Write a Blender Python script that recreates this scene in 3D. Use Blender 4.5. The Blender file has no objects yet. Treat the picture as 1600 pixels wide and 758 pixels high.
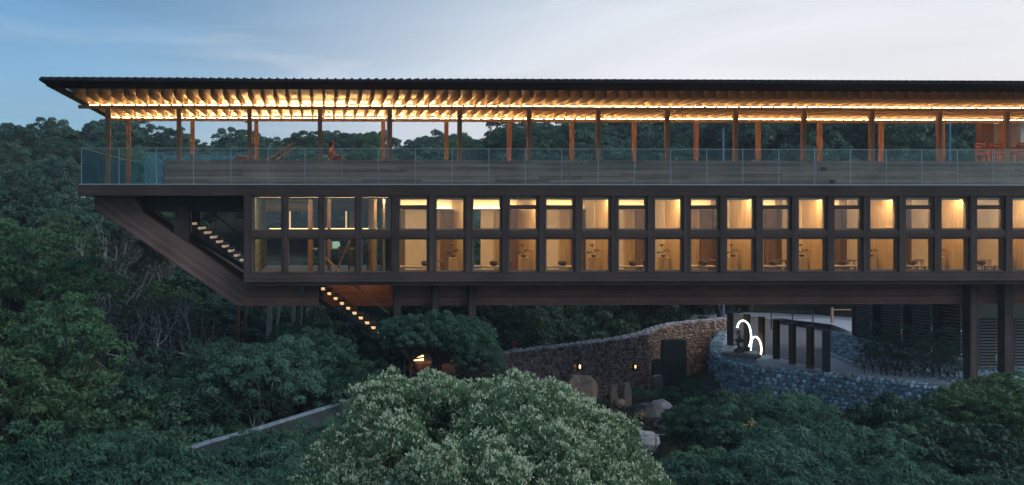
import bpy, math, random
import numpy as np
from mathutils import Vector, noise as mnoise
random.seed(7)
SC = bpy.context.scene
COL = SC.collection
R = math.radians
# ------------------------------------------------------------------ camera
F, CX, CY, TH = 1400.0, 539.0, 333.0, math.radians(1.6)
cam = bpy.data.cameras.new('camera')
camo = bpy.data.objects.new('camera', cam); COL.objects.link(camo)
camo.location = (0, 0, 0); camo.rotation_euler = (R(90), 0, -TH)
cam.sensor_width = 36; cam.lens = 36*F/1600
cam.shift_x = (800-CX)/1600; cam.shift_y = -(379-CY)/1600
cam.clip_start = 0.1; cam.clip_end = 6000
SC.camera = camo
# ------------------------------------------------------------------ world
SC.view_settings.view_transform = 'Standard'; SC.view_settings.look = 'None'
SC.view_settings.gamma = 1; SC.view_settings.exposure = 0.12
SC.cycles.use_denoising = True
SC.cycles.max_bounces = 8; SC.cycles.transparent_max_bounces = 24
SC.cycles.sample_clamp_indirect = 6
SUN_EL, SUN_AZ = 40.0, 128.0
GLOW = 62.0    # the afterglow lies beyond the right edge
#       # degrees; azimuth clockwise from +Y (the view direction)
W = bpy.data.worlds.new('World'); SC.world = W; W.use_nodes = True
nt = W.node_tree; nt.nodes.clear()
def nd(tree, typ, **kw):
    n = tree.nodes.new(typ)
    for k, v in kw.items():
        if k in n.bl_rna.properties: setattr(n, k, v)
        else: n.inputs[k].default_value = v
    return n
sky = nd(nt, 'ShaderNodeTexSky', sky_type='NISHITA', sun_disc=False)
sky.sun_elevation = R(SUN_EL); sky.sun_rotation = R(SUN_AZ); sky.ozone_density = 3.0; sky.air_density = 1.0; sky.dust_density = 0.5
bg = nd(nt, 'ShaderNodeBackground'); bg.inputs['Strength'].default_value = 0.08
out = nd(nt, 'ShaderNodeOutputWorld')
tc = nd(nt, 'ShaderNodeTexCoord')
# thin high cloud: streaky, denser towards the afterglow
mp = nd(nt, 'ShaderNodeMapping'); mp.inputs['Scale'].default_value = (1.2, 1.2, 7.5); mp.inputs['Rotation'].default_value = (R(6), R(-9), 0)
nz = nd(nt, 'ShaderNodeTexNoise'); nz.inputs['Scale'].default_value = 2.6; nz.inputs['Detail'].default_value = 9; nz.inputs['Roughness'].default_value = .56; nz.inputs['Distortion'].default_value = .5
nr = nd(nt, 'ShaderNodeMapRange'); nr.inputs[1].default_value = .46; nr.inputs[2].default_value = .72; nr.inputs[3].default_value = 0; nr.inputs[4].default_value = .6
dotn = nd(nt, 'ShaderNodeVectorMath', operation='DOT_PRODUCT'); dotn.inputs[1].default_value = (math.sin(R(GLOW)), math.cos(R(GLOW)), 0.0)
dr = nd(nt, 'ShaderNodeMapRange'); dr.interpolation_type = 'SMOOTHERSTEP'
dr.inputs[1].default_value = .05; dr.inputs[2].default_value = .98; dr.inputs[3].default_value = 0.12; dr.inputs[4].default_value = .97
sep = nd(nt, 'ShaderNodeSeparateXYZ')
er = nd(nt, 'ShaderNodeMapRange'); er.interpolation_type = 'SMOOTHSTEP'
er.inputs[1].default_value = 0.0; er.inputs[2].default_value = .34; er.inputs[3].default_value = .42; er.inputs[4].default_value = 0.0
ad = nd(nt, 'ShaderNodeMath', operation='ADD'); ad2 = nd(nt, 'ShaderNodeMath', operation='ADD'); ad2.use_clamp = True
veil = nd(nt, 'ShaderNodeMix', data_type='RGBA'); veil.inputs[6].default_value = (2.9, 5.0, 7.0, 1); veil.inputs[7].default_value = (11.0, 11.0, 11.3, 1)
mixc = nd(nt, 'ShaderNodeMix', data_type='RGBA')
gain = nd(nt, 'ShaderNodeVectorMath', operation='MULTIPLY'); gain.inputs[1].default_value = (.62, 1.0, 1.16)
L = nt.links.new
L(tc.outputs['Generated'], mp.inputs['Vector']); L(mp.outputs[0], nz.inputs['Vector']); L(nz.outputs['Fac'], nr.inputs[0])
L(tc.outputs['Generated'], dotn.inputs[0]); L(dotn.outputs['Value'], dr.inputs[0])
L(tc.outputs['Generated'], sep.inputs[0]); L(sep.outputs['Z'], er.inputs[0])
L(nr.outputs[0], ad.inputs[0]); L(dr.outputs[0], ad.inputs[1]); L(ad.outputs[0], ad2.inputs[0]); L(er.outputs[0], ad2.inputs[1])
L(ad2.outputs[0], mixc.inputs[0]); L(sky.outputs[0], gain.inputs[0]); L(gain.outputs[0], mixc.inputs[6])
eh = nd(nt, 'ShaderNodeMapRange'); eh.interpolation_type = 'SMOOTHSTEP'; eh.inputs[1].default_value = .10; eh.inputs[2].default_value = .34
vr = nd(nt, 'ShaderNodeMix', data_type='RGBA'); vr.inputs[6].default_value = (11.1, 10.9, 11.2, 1); vr.inputs[7].default_value = (9.0, 9.9, 11.0, 1)
L(sep.outputs['Z'], eh.inputs[0]); L(eh.outputs[0], vr.inputs[0]); L(vr.outputs[2], veil.inputs[7])
nz3 = nd(nt, 'ShaderNodeTexNoise'); nz3.inputs['Scale'].default_value = 1.7; nz3.inputs['Detail'].default_value = 8; nz3.inputs['Roughness'].default_value = .5; nz3.inputs['Distortion'].default_value = .8
mp3 = nd(nt, 'ShaderNodeMapping'); mp3.inputs['Scale'].default_value = (1.5, 1.5, 9); mp3.inputs['Rotation'].default_value = (R(-4), R(7), 0); mp3.inputs['Location'].default_value = (3, 1, 2)
L(tc.outputs['Generated'], mp3.inputs['Vector']); L(mp3.outputs[0], nz3.inputs['Vector'])
sh3 = nd(nt, 'ShaderNodeMapRange'); sh3.inputs[1].default_value = .38; sh3.inputs[2].default_value = .66; sh3.inputs[3].default_value = .92; sh3.inputs[4].default_value = 1.05
L(nz3.outputs['Fac'], sh3.inputs[0])
fin = nd(nt, 'ShaderNodeVectorMath', operation='SCALE')
L(mixc.outputs[2], fin.inputs[0]); L(sh3.outputs[0], fin.inputs['Scale'])
L(dr.outputs[0], veil.inputs[0]); L(veil.outputs[2], mixc.inputs[7])
L(fin.outputs[0], bg.inputs['Color']); L(bg.outputs[0], out.inputs['Surface'])
sl = bpy.data.lights.new('sun', 'SUN'); sl.energy = 1.5; sl.angle = R(55); sl.color = (1, .95, .90)
so = bpy.data.objects.new('sun', sl); COL.objects.link(so)
_d = Vector((math.sin(R(SUN_AZ))*math.cos(R(SUN_EL)), math.cos(R(SUN_AZ))*math.cos(R(SUN_EL)), math.sin(R(SUN_EL))))
so.rotation_euler = _d.to_track_quat('Z', 'Y').to_euler(); so.location = (0, 0, 40)

# ------------------------------------------------------------------ helpers
def P(u, v, Y):
    """world point that stands at depth-plane Y behind photo position u, v"""
    t = (u-CX)/F; zc = Y/(math.cos(TH)-t*math.sin(TH))
    return Vector((zc*(math.sin(TH)+t*math.cos(TH)), Y, (CY-v)/F*zc))
def PX(u, Y): return P(u, CY, Y).x
def PZ(u, v, Z):
    """world point at height Z seen at u, v"""
    zc = Z*F/(CY-v); t = (u-CX)/F
    return Vector((zc*(math.sin(TH)+t*math.cos(TH)), zc*(math.cos(TH)-t*math.sin(TH)), Z))

class MB:
    def __init__(s): s.v = []; s.f = []; s.m = []
    def box(s, x0, x1, y0, y1, z0, z1, mi=0):
        n = len(s.v)
        s.v += [(x0,y0,z0),(x1,y0,z0),(x1,y1,z0),(x0,y1,z0),(x0,y0,z1),(x1,y0,z1),(x1,y1,z1),(x0,y1,z1)]
        for q in ((0,3,2,1),(4,5,6,7),(0,1,5,4),(1,2,6,5),(2,3,7,6),(3,0,4,7)):
            s.f.append(tuple(n+i for i in q)); s.m.append(mi)
        return s
    def hexa(s, pts, mi=0):
        n = len(s.v); s.v += [tuple(p) for p in pts]
        for q in ((0,3,2,1),(4,5,6,7),(0,1,5,4),(1,2,6,5),(2,3,7,6),(3,0,4,7)):
            s.f.append(tuple(n+i for i in q)); s.m.append(mi)
        return s
    def prism(s, poly, y0, y1, mi=0):          # poly in x,z (counter-clockwise seen from -y)
        n = len(s.v); k = len(poly)
        s.v += [(x,y0,z) for x,z in poly]+[(x,y1,z) for x,z in poly]
        s.f.append(tuple(range(n,n+k))); s.m.append(mi)
        s.f.append(tuple(range(n+2*k-1,n+k-1,-1))); s.m.append(mi)
        for i in range(k):
            j = (i+1)%k; s.f.append((n+i,n+k+i,n+k+j,n+j)); s.m.append(mi)
        return s
    def bar(s, a, b, w, h=None, mi=0):
        a = Vector(a); b = Vector(b); h = h or w
        d = (b-a).normalized(); up = Vector((0,0,1)) if abs(d.z) < .95 else Vector((0,1,0))
        sx = d.cross(up).normalized()*w/2; sz = sx.cross(d).normalized()*h/2
        pts = [a-sx-sz, a+sx-sz, b+sx-sz, b-sx-sz, a-sx+sz, a+sx+sz, b+sx+sz, b-sx+sz]
        return s.hexa(pts, mi)
    def tube(s, path, rad, sides=6, mi=0, cap=True):
        path = [Vector(p) for p in path]; n0 = len(s.v); k = len(path)
        if not hasattr(rad, '__len__'): rad = [rad]*k
        ref = Vector((.31,.17,.93))
        for i, p in enumerate(path):
            d = (path[min(i+1,k-1)]-path[max(i-1,0)])
            d = d.normalized() if d.length > 1e-9 else Vector((0,0,1))
            a = d.cross(ref)
            if a.length < .15: a = d.cross(Vector((1,0,0)))
            a.normalize(); b = d.cross(a)
            for j in range(sides):
                t = 2*math.pi*j/sides; s.v.append(tuple(p+(a*math.cos(t)+b*math.sin(t))*rad[i]))
        for i in range(k-1):
            for j in range(sides):
                q = (j+1)%sides
                s.f.append((n0+i*sides+j, n0+i*sides+q, n0+(i+1)*sides+q, n0+(i+1)*sides+j)); s.m.append(mi)
        if cap:
            s.f.append(tuple(n0+j for j in reversed(range(sides)))); s.m.append(mi)
            s.f.append(tuple(n0+(k-1)*sides+j for j in range(sides))); s.m.append(mi)
        return s
    def lathe(s, prof, c=(0,0,0), sides=12, mi=0):
        n0 = len(s.v)
        for r_, z in prof:
            for j in range(sides):
                t = 2*math.pi*j/sides; s.v.append((c[0]+r_*math.cos(t), c[1]+r_*math.sin(t), c[2]+z))
        for i in range(len(prof)-1):
            for j in range(sides):
                q = (j+1)%sides; s.f.append((n0+i*sides+j, n0+i*sides+q, n0+(i+1)*sides+q, n0+(i+1)*sides+j)); s.m.append(mi)
        return s
    def rock(s, c, rx, ry, rz, rng, mi=0, seg=5, rings=3):
        n0 = len(s.v); c = Vector(c)
        a0 = rng.uniform(0, 6.28)
        s.v.append(tuple(c-Vector((0,0,rz))))
        for i in range(1, rings+1):
            ph = math.pi*i/(rings+1)
            for j in range(seg):
                t = a0+2*math.pi*j/seg; k = rng.uniform(.78,1.15)
                s.v.append((c.x+rx*k*math.sin(ph)*math.cos(t), c.y+ry*k*math.sin(ph)*math.sin(t), c.z-rz*k*math.cos(ph)))
        s.v.append(tuple(c+Vector((0,0,rz))))
        top = len(s.v)-1
        for j in range(seg):
            q = (j+1)%seg
            s.f.append((n0, n0+1+q, n0+1+j)); s.m.append(mi)
            for i in range(rings-1):
                a = n0+1+i*seg
                s.f.append((a+j, a+q, a+seg+q, a+seg+j)); s.m.append(mi)
            a = n0+1+(rings-1)*seg
            s.f.append((a+j, a+q, top)); s.m.append(mi)
        return s
    def mesh(s, name, mats, smooth=False):
        me = bpy.data.meshes.new(name); me.from_pydata(s.v, [], s.f)
        for m in (mats if isinstance(mats, (list,tuple)) else [mats]): me.materials.append(m)
        if any(s.m): me.polygons.foreach_set('material_index', s.m)
        if smooth: me.polygons.foreach_set('use_smooth', [True]*len(s.f))
        me.update(); return me
    def build(s, name, mats, parent=None, smooth=False, bevel=0):
        return link(name, s.mesh(name, mats, smooth), parent, bevel)
def link(name, me, parent=None, bevel=0, loc=None):
    o = bpy.data.objects.new(name, me); COL.objects.link(o)
    if parent: o.parent = parent
    if loc is not None: o.location = loc
    if bevel:
        b = o.modifiers.new('bevel', 'BEVEL'); b.width = bevel; b.segments = 2; b.limit_method = 'ANGLE'
    return o
def tag(o, label=None, cat=None, group=None, kind=None):
    if label: o['label'] = label
    if cat: o['category'] = cat
    if group: o['group'] = group
    if kind: o['kind'] = kind
    return o
def empty(name, loc=(0,0,0), rz=0):
    o = bpy.data.objects.new(name, None); COL.objects.link(o); o.location = loc; o.rotation_euler = (0,0,rz)
    o.empty_display_size = .3
    return o
def kids(o): return [c for c in ALLC.get(o.name, [])]

# ------------------------------------------------------------------ materials
def mat(name, col, rough=.7, var=.25, scale=4.0, stretch=(1,1,1), bump=.0, bscale=None, metal=0, col2=None, coord='Object', spec=.4, detail=6, island=0):
    m = bpy.data.materials.new(name); m.use_nodes = True; t = m.node_tree; b = t.nodes['Principled BSDF']
    b.inputs['Roughness'].default_value = rough; b.inputs['Metallic'].default_value = metal
    b.inputs['Specular IOR Level'].default_value = spec
    c = nd(t, 'ShaderNodeTexCoord'); mpn = nd(t, 'ShaderNodeMapping'); mpn.inputs['Scale'].default_value = stretch
    n = nd(t, 'ShaderNodeTexNoise'); n.inputs['Scale'].default_value = scale; n.inputs['Detail'].default_value = detail; n.inputs['Roughness'].default_value = .6
    t.links.new(c.outputs[coord], mpn.inputs[0]); t.links.new(mpn.outputs[0], n.inputs['Vector'])
    mx = nd(t, 'ShaderNodeMix', data_type='RGBA')
    mx.inputs[6].default_value = (*[x*(1-var) for x in col], 1)
    c2 = col2 or [min(1, x*(1+var)) for x in col]
    mx.inputs[7].default_value = (*c2, 1)
    rg = nd(t, 'ShaderNodeMapRange'); rg.inputs[1].default_value = .3; rg.inputs[2].default_value = .7
    t.links.new(n.outputs['Fac'], rg.inputs[0]); t.links.new(rg.outputs[0], mx.inputs[0]); t.links.new(mx.outputs[2], b.inputs['Base Color'])
    if island:
        ge = nd(t, 'ShaderNodeNewGeometry'); ma = nd(t, 'ShaderNodeMapRange'); ma.inputs[3].default_value = 1-island; ma.inputs[4].default_value = 1+island
        vm = nd(t, 'ShaderNodeVectorMath', operation='SCALE')
        t.links.new(ge.outputs['Random Per Island'], ma.inputs[0]); t.links.new(mx.outputs[2], vm.inputs[0]); t.links.new(ma.outputs[0], vm.inputs['Scale']); t.links.new(vm.outputs[0], b.inputs['Base Color'])
    if bump:
        n2 = nd(t, 'ShaderNodeTexNoise'); n2.inputs['Scale'].default_value = bscale or scale*4; n2.inputs['Detail'].default_value = 5
        t.links.new(mpn.outputs[0], n2.inputs['Vector'])
        bp = nd(t, 'ShaderNodeBump'); bp.inputs['Strength'].default_value = bump; bp.inputs['Distance'].default_value = .02
        t.links.new(n2.outputs['Fac'], bp.inputs['Height']); t.links.new(bp.outputs[0], b.inputs['Normal'])
    return m
def emit(name, col, st):
    m = bpy.data.materials.new(name); m.use_nodes = True; t = m.node_tree; b = t.nodes['Principled BSDF']
    b.inputs['Base Color'].default_value = (.8,.8,.8,1); b.inputs['Emission Color'].default_value = (*col,1); b.inputs['Emission Strength'].default_value = st
    return m
def glass(name, tint, refl=.08, veil=None, vf=0.0):
    m = bpy.data.materials.new(name); m.use_nodes = True; t = m.node_tree; t.nodes.clear()
    o = nd(t, 'ShaderNodeOutputMaterial'); tr = nd(t, 'ShaderNodeBsdfTransparent'); tr.inputs[0].default_value = (*tint,1)
    gl = nd(t, 'ShaderNodeBsdfGlossy'); gl.inputs['Roughness'].default_value = .02; gl.inputs['Color'].default_value = (.9,.95,1,1)
    fr = nd(t, 'ShaderNodeFresnel'); fr.inputs[0].default_value = 1.45
    mx = nd(t, 'ShaderNodeMixShader')
    ml = nd(t, 'ShaderNodeMath', operation='MULTIPLY'); ml.inputs[1].default_value = refl/.04
    t.links.new(fr.outputs[0], ml.inputs[0]); t.links.new(ml.outputs[0], mx.inputs[0])
    t.links.new(tr.outputs[0], mx.inputs[1]); t.links.new(gl.outputs[0], mx.inputs[2])
    last = mx
    if vf:
        df = nd(t, 'ShaderNodeBsdfTranslucent'); df.inputs[0].default_value = (*veil,1)
        d2 = nd(t, 'ShaderNodeBsdfDiffuse'); d2.inputs[0].default_value = (*veil,1)
        md = nd(t, 'ShaderNodeMixShader'); md.inputs[0].default_value = .5
        t.links.new(df.outputs[0], md.inputs[1]); t.links.new(d2.outputs[0], md.inputs[2])
        m2 = nd(t, 'ShaderNodeMixShader'); m2.inputs[0].default_value = vf
        t.links.new(mx.outputs[0], m2.inputs[1]); t.links.new(md.outputs[0], m2.inputs[2]); last = m2
    t.links.new(last.outputs[0], o.inputs['Surface'])
    return m
def leafmat(name, dark, light, transl=.3, rough=.55):
    m = bpy.data.materials.new(name); m.use_nodes = True; t = m.node_tree; t.nodes.clear()
    o = nd(t, 'ShaderNodeOutputMaterial'); at = nd(t, 'ShaderNodeAttribute', attribute_name='tint')
    oi = nd(t, 'ShaderNodeObjectInfo')
    ad_ = nd(t, 'ShaderNodeMath', operation='MULTIPLY_ADD'); ad_.inputs[1].default_value = .5; 
    sb = nd(t, 'ShaderNodeMath', operation='SUBTRACT'); sb.inputs[1].default_value = .25; sb.use_clamp = True
    t.links.new(oi.outputs['Random'], ad_.inputs[0]); t.links.new(at.outputs['Fac'], ad_.inputs[2]); t.links.new(ad_.outputs[0], sb.inputs[0])
    mx = nd(t, 'ShaderNodeMix', data_type='RGBA'); mx.inputs[6].default_value = (*dark,1); mx.inputs[7].default_value = (*light,1)
    t.links.new(sb.outputs[0], mx.inputs[0])
    hs = nd(t, 'ShaderNodeHueSaturation')
    hm = nd(t, 'ShaderNodeMapRange'); hm.inputs[3].default_value = .485; hm.inputs[4].default_value = .54
    ml = nd(t, 'ShaderNodeMath', operation='MULTIPLY'); ml.inputs[1].default_value = 7.31
    fr = nd(t, 'ShaderNodeMath', operation='FRACT')
    t.links.new(oi.outputs['Random'], ml.inputs[0]); t.links.new(ml.outputs[0], fr.inputs[0]); t.links.new(fr.outputs[0], hm.inputs[0])
    t.links.new(hm.outputs[0], hs.inputs['Hue']); t.links.new(mx.outputs[2], hs.inputs['Color'])
    pb = nd(t, 'ShaderNodeBsdfPrincipled'); pb.inputs['Roughness'].default_value = rough; pb.inputs['Specular IOR Level'].default_value = .35
    tl = nd(t, 'ShaderNodeBsdfTranslucent'); mxs = nd(t, 'ShaderNodeMixShader'); mxs.inputs[0].default_value = transl
    t.links.new(hs.outputs[0], pb.inputs['Base Color']); t.links.new(hs.outputs[0], tl.inputs[0])
    t.links.new(pb.outputs[0], mxs.inputs[1]); t.links.new(tl.outputs[0], mxs.inputs[2]); t.links.new(mxs.outputs[0], o.inputs['Surface'])
    return m
def board_concrete(name, col, pitch=.1, axis='Z', ang=0.0, col2=None, objvar=0):
    """concrete cast against rough boards: board lines, grain and blotches"""
    m = bpy.data.materials.new(name); m.use_nodes = True; t = m.node_tree; b = t.nodes['Principled BSDF']
    b.inputs['Roughness'].default_value = .85; b.inputs['Specular IOR Level'].default_value = .25
    c = nd(t, 'ShaderNodeTexCoord'); rt = nd(t, 'ShaderNodeMapping'); rt.inputs['Rotation'].default_value = (0, ang, 0)
    t.links.new(c.outputs['Object'], rt.inputs[0])
    st = nd(t, 'ShaderNodeMapping'); st.inputs['Scale'].default_value = (.5,1,12) if axis == 'Z' else (12,1,.5)
    t.links.new(rt.outputs[0], st.inputs[0])
    n = nd(t, 'ShaderNodeTexNoise'); n.inputs['Scale'].default_value = 2.2; n.inputs['Detail'].default_value = 8; n.inputs['Roughness'].default_value = .65
    t.links.new(st.outputs[0], n.inputs['Vector'])
    n2 = nd(t, 'ShaderNodeTexNoise'); n2.inputs['Scale'].default_value = .9; n2.inputs['Detail'].default_value = 5
    t.links.new(rt.outputs[0], n2.inputs['Vector'])
    n3 = nd(t, 'ShaderNodeTexNoise'); n3.inputs['Scale'].default_value = 26; n3.inputs['Detail'].default_value = 4
    t.links.new(rt.outputs[0], n3.inputs['Vector'])
    sp = nd(t, 'ShaderNodeSeparateXYZ'); t.links.new(rt.outputs[0], sp.inputs[0])
    dv = nd(t, 'ShaderNodeMath', operation='DIVIDE'); dv.inputs[1].default_value = pitch; t.links.new(sp.outputs[axis], dv.inputs[0])
    fl = nd(t, 'ShaderNodeMath', operation='FLOOR'); t.links.new(dv.outputs[0], fl.inputs[0])
    wn = nd(t, 'ShaderNodeTexWhiteNoise'); wn.noise_dimensions = '1D'; t.links.new(fl.outputs[0], wn.inputs['W'])
    fc = nd(t, 'ShaderNodeMath', operation='FRACT'); t.links.new(dv.outputs[0], fc.inputs[0])
    gr = nd(t, 'ShaderNodeMath', operation='LESS_THAN'); gr.inputs[1].default_value = .1; t.links.new(fc.outputs[0], gr.inputs[0])
    s1 = nd(t, 'ShaderNodeMath', operation='ADD'); t.links.new(n.outputs['Fac'], s1.inputs[0]); t.links.new(n2.outputs['Fac'], s1.inputs[1])
    s2 = nd(t, 'ShaderNodeMath', operation='MULTIPLY_ADD'); s2.inputs[1].default_value = .45; t.links.new(wn.outputs['Value'], s2.inputs[0]); t.links.new(s1.outputs[0], s2.inputs[2])
    s3 = nd(t, 'ShaderNodeMath', operation='MULTIPLY_ADD'); s3.inputs[1].default_value = .5; t.links.new(n3.outputs['Fac'], s3.inputs[0]); t.links.new(s2.outputs[0], s3.inputs[2])
    rg = nd(t, 'ShaderNodeMapRange'); rg.inputs[1].default_value = 1.0; rg.inputs[2].default_value = 1.95
    t.links.new(s3.outputs[0], rg.inputs[0])
    mx = nd(t, 'ShaderNodeMix', data_type='RGBA'); mx.inputs[6].default_value = (*[x*.6 for x in col],1); mx.inputs[7].default_value = (*(col2 or [x*1.5 for x in col]),1)
    t.links.new(rg.outputs[0], mx.inputs[0]); t.links.new(mx.outputs[2], b.inputs['Base Color'])
    if objvar:
        oi = nd(t, 'ShaderNodeObjectInfo'); ma = nd(t, 'ShaderNodeMapRange'); ma.inputs[3].default_value = 1-objvar; ma.inputs[4].default_value = 1+objvar
        vm = nd(t, 'ShaderNodeVectorMath', operation='SCALE'); t.links.new(oi.outputs['Random'], ma.inputs[0]); t.links.new(mx.outputs[2], vm.inputs[0])
        t.links.new(ma.outputs[0], vm.inputs['Scale']); t.links.new(vm.outputs[0], b.inputs['Base Color'])
    h = nd(t, 'ShaderNodeMath', operation='SUBTRACT'); t.links.new(s3.outputs[0], h.inputs[0]); t.links.new(gr.outputs[0], h.inputs[1])
    bp = nd(t, 'ShaderNodeBump'); bp.inputs['Strength'].default_value = .7; bp.inputs['Distance'].default_value = .02
    t.links.new(h.outputs[0], bp.inputs['Height']); t.links.new(bp.outputs[0], b.inputs['Normal'])
    return m

M = {}
M['frame'] = board_concrete('frame_concrete', (.086,.062,.055), .08)
M['post'] = board_concrete('post_concrete', (.082,.060,.055), .06, axis='X')
M['strut'] = board_concrete('strut_concrete', (.22,.135,.11), .075, ang=R(-34.6))
M['beam'] = board_concrete('beam_concrete', (.24,.115,.09), .075)
M['strata'] = board_concrete('layered_stone', (.56,.36,.28), .035, col2=(.74,.52,.42), objvar=.30)
M['dark'] = mat('dark_metal', (.03,.03,.034), .5, .2)
M['rooftile'] = mat('roof_tile', (.024,.022,.026), .9, .35, 6, bump=.3, spec=.15)
M['rafter'] = mat('rafter_timber', (.46,.30,.16), .6, .22, 3, (3,.5,3), .1)
M['ceiling'] = mat('ceiling_board', (.72,.57,.37), .65, .14, 3, (1,.4,1), .05)
M['column'] = mat('column_timber', (.38,.205,.11), .55, .3, 4, (8,8,.8), .3)
M['wood'] = mat('wall_veneer', (.40,.25,.13), .5, .3, 2, (7,7,.5), .15)
M['palewood'] = mat('pale_veneer', (.66,.48,.30), .5, .12, 2, (7,7,.5), .1)
M['wooddark'] = mat('dark_veneer', (.16,.085,.05), .5, .3, 2, (7,7,.5), .15)
M['sash'] = mat('sash_timber', (.17,.125,.095), .55, .25, 4, (3,3,3), .2)
M['plaster'] = mat('plaster', (.68,.55,.44), .9, .08, 2, bump=.1)
M['floor'] = mat('hall_floor', (.36,.32,.27), .5, .12, 2)
M['soffit'] = board_concrete('hall_ceiling', (.16,.16,.12), .12)
M['led'] = emit('warm_led', (1,.70,.35), 90)
M['ledroom_unseen'] = emit('unseen_room_led', (1,.71,.36), 125)
M['ledsoft'] = emit('soft_led', (1,.62,.28), .8)
M['ledhall'] = emit('hall_led', (1,.58,.24), 3)
M['ledcove'] = emit('cove_led', (1,.70,.34), 32)
M['ledstair'] = emit('stair_led', (1,.60,.26), 9)
M['panel'] = emit('warm_light_panel', (1,.66,.30), 2.2)
M['neon'] = emit('white_neon', (.86,1,.82), 3.5)
M['glassrail'] = glass('balustrade_glass', (.96,.985,.985), .018, (.10,.42,.50), .006)
M['glassdeep'] = glass('deepened_rail_glass', (.58,.86,.89), .04, (.08,.42,.50), .08)  # balustrade glass again, its slanted and doubled look put into a deeper teal
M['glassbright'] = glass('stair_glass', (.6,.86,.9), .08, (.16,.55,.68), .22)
M['pane'] = glass('window_pane', (.93,.95,.93), .05)
M['railmetal'] = mat('pale_rail_metal', (.42,.50,.50), .35, .1, metal=.3)
M['white'] = mat('pale_concrete', (.55,.52,.50), .8, .12)
M['brown'] = mat('brown_panel', (.12,.06,.035), .6, .2, 3)
M['chair'] = mat('orange_timber', (.45,.15,.06), .5, .2, 5)
M['skin'] = mat('warm_skin', (.42,.19,.12), .5, .1, 6)
M['dress'] = mat('rust_cloth', (.26,.075,.045), .8, .25, 10)
M['hair'] = mat('auburn_hair', (.13,.035,.018), .6, .3, 20)
M['bark'] = mat('bark', (.075,.06,.052), .9, .4, 6, (4,4,1), .5)
M['palebark'] = mat('pale_bark', (.36,.37,.38), .9, .3, 6, (4,4,1), .4)
M['redbark'] = mat('red_bark', (.22,.11,.09), .9, .3, 6, (4,4,1), .4)
M['ground'] = mat('forest_floor', (.030,.034,.024), 1, .5, .8, bump=.6, bscale=5)
M['gravel'] = mat('gravel', (.25,.42,.50), .95, .45, 9, bump=.8, bscale=30)
M['path'] = mat('path_paving', (.40,.45,.52), .9, .12, 3, bump=.2)
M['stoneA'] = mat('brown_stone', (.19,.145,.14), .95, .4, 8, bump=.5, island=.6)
M['stoneB'] = mat('blue_grey_stone', (.26,.36,.42), .95, .4, 8, bump=.5, island=.55)
M['coping'] = mat('pale_stone', (.40,.40,.44), .95, .3, 7, bump=.5, island=.4)
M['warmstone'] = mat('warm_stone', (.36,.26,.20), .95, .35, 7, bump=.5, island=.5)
M['boulder'] = mat('boulder', (.17,.16,.155), .95, .4, 2.5, bump=.6)
M['bluecoping'] = mat('blue_grey_coping', (.20,.27,.33), .8, .3, 5, bump=.2)
M['slab'] = mat('dark_slab', (.035,.05,.052), .6, .35, 3, bump=.3)
M['slat'] = mat('louvre_slat', (.15,.14,.15), .6, .2, 3)
M['lamp'] = emit('lamp_glow', (1,.55,.18), 11)
M['bluepost'] = mat('painted_pole', (.10,.20,.30), .5, .1)
M['bonsai'] = mat('dark_leaves', (.02,.03,.018), .8, .4)
M['bowl'] = mat('dark_ceramic', (.05,.035,.03), .4, .2)
M['cushion'] = mat('beige_cloth', (.42,.33,.27), .9, .1)
M['leaf_feather'] = leafmat('leaf_feather', (.014,.066,.044), (.125,.27,.165))
M['leaf_broad'] = leafmat('leaf_broad', (.020,.064,.048), (.10,.20,.12))
M['leaf_lime'] = leafmat('leaf_lime', (.028,.085,.038), (.125,.235,.105))
M['leaf_fore'] = leafmat('leaf_foreground', (.040,.100,.045), (.19,.29,.155), .3)
M['leaf_tip'] = leafmat('leaf_tip', (.48,.56,.36), (.78,.84,.62), .35)
M['leaf_dry'] = leafmat('leaf_dry', (.035,.05,.04), (.09,.10,.07))
M['flower'] = mat('yellow_flower', (.65,.45,.10), .8, .2)

# ------------------------------------------------------------------ ground
CTRL = [(-30,0,-14),(0,0,-15),(30,0,-14),(-25,18,-12.5),(-10,20,-13.2),(0,14,-13),(10,18,-12.6),(20,18,-11.5),(32,20,-11),
 (-22,32,-9.5),(-12,32,-12),(-5,30,-12),(2,28,-11),(5,33,-9.5),(8,31,-9.5),(14,28,-9.8),(20,26,-9.5),(27,24,-9.3),
 (8,35,-7.9),(11,36,-7.8),(12.5,38,-8.0),(14,37.5,-8.2),(17,36,-6.3),(20,34,-6.3),(24,31,-6.3),(28,30,-6.3),(21,43,-6.3),(15.5,40,-8.2),(16.5,42,-7.8),(17.5,43.2,-7.6),(22,40,-6.0),(26,46,-6.3),(30,38,-5.6),(20,50,-6.3),
 (8,44,-6.6),(0,44,-9),(-10,44,-9.5),(-20,45,-6.5),(-32,45,-5.8),(4,52,-5.5),(14,56,-4.5),(24,58,-3),(36,52,-2.5),(46,50,-2),
 (-38,62,-2.6),(-18,62,-4.2),(-4,62,-3.2),(8,66,-3),(22,70,0),(38,70,1.5),(55,66,2),
 (-50,88,1.8),(-30,88,1.6),(-20,88,1.4),(-10,88,.2),(-2,86,1.7),(4,86,1.4),(9,90,-.3),(15,90,2.6),(24,88,3.8),(40,88,4),(60,88,4),(80,86,4),
 (-80,120,0),(0,130,-6),(60,130,2),(140,120,0),(-120,60,0),(140,60,2),(-400,300,-30),(0,400,-30),(400,300,-30),(-1500,1500,-60),(1500,1500,-60),(0,2500,-60),(-1500,-600,-60),(1500,-600,-60),(0,-800,-60),(0,-100,-30)]
CA = np.array(CTRL, dtype=float)
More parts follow.
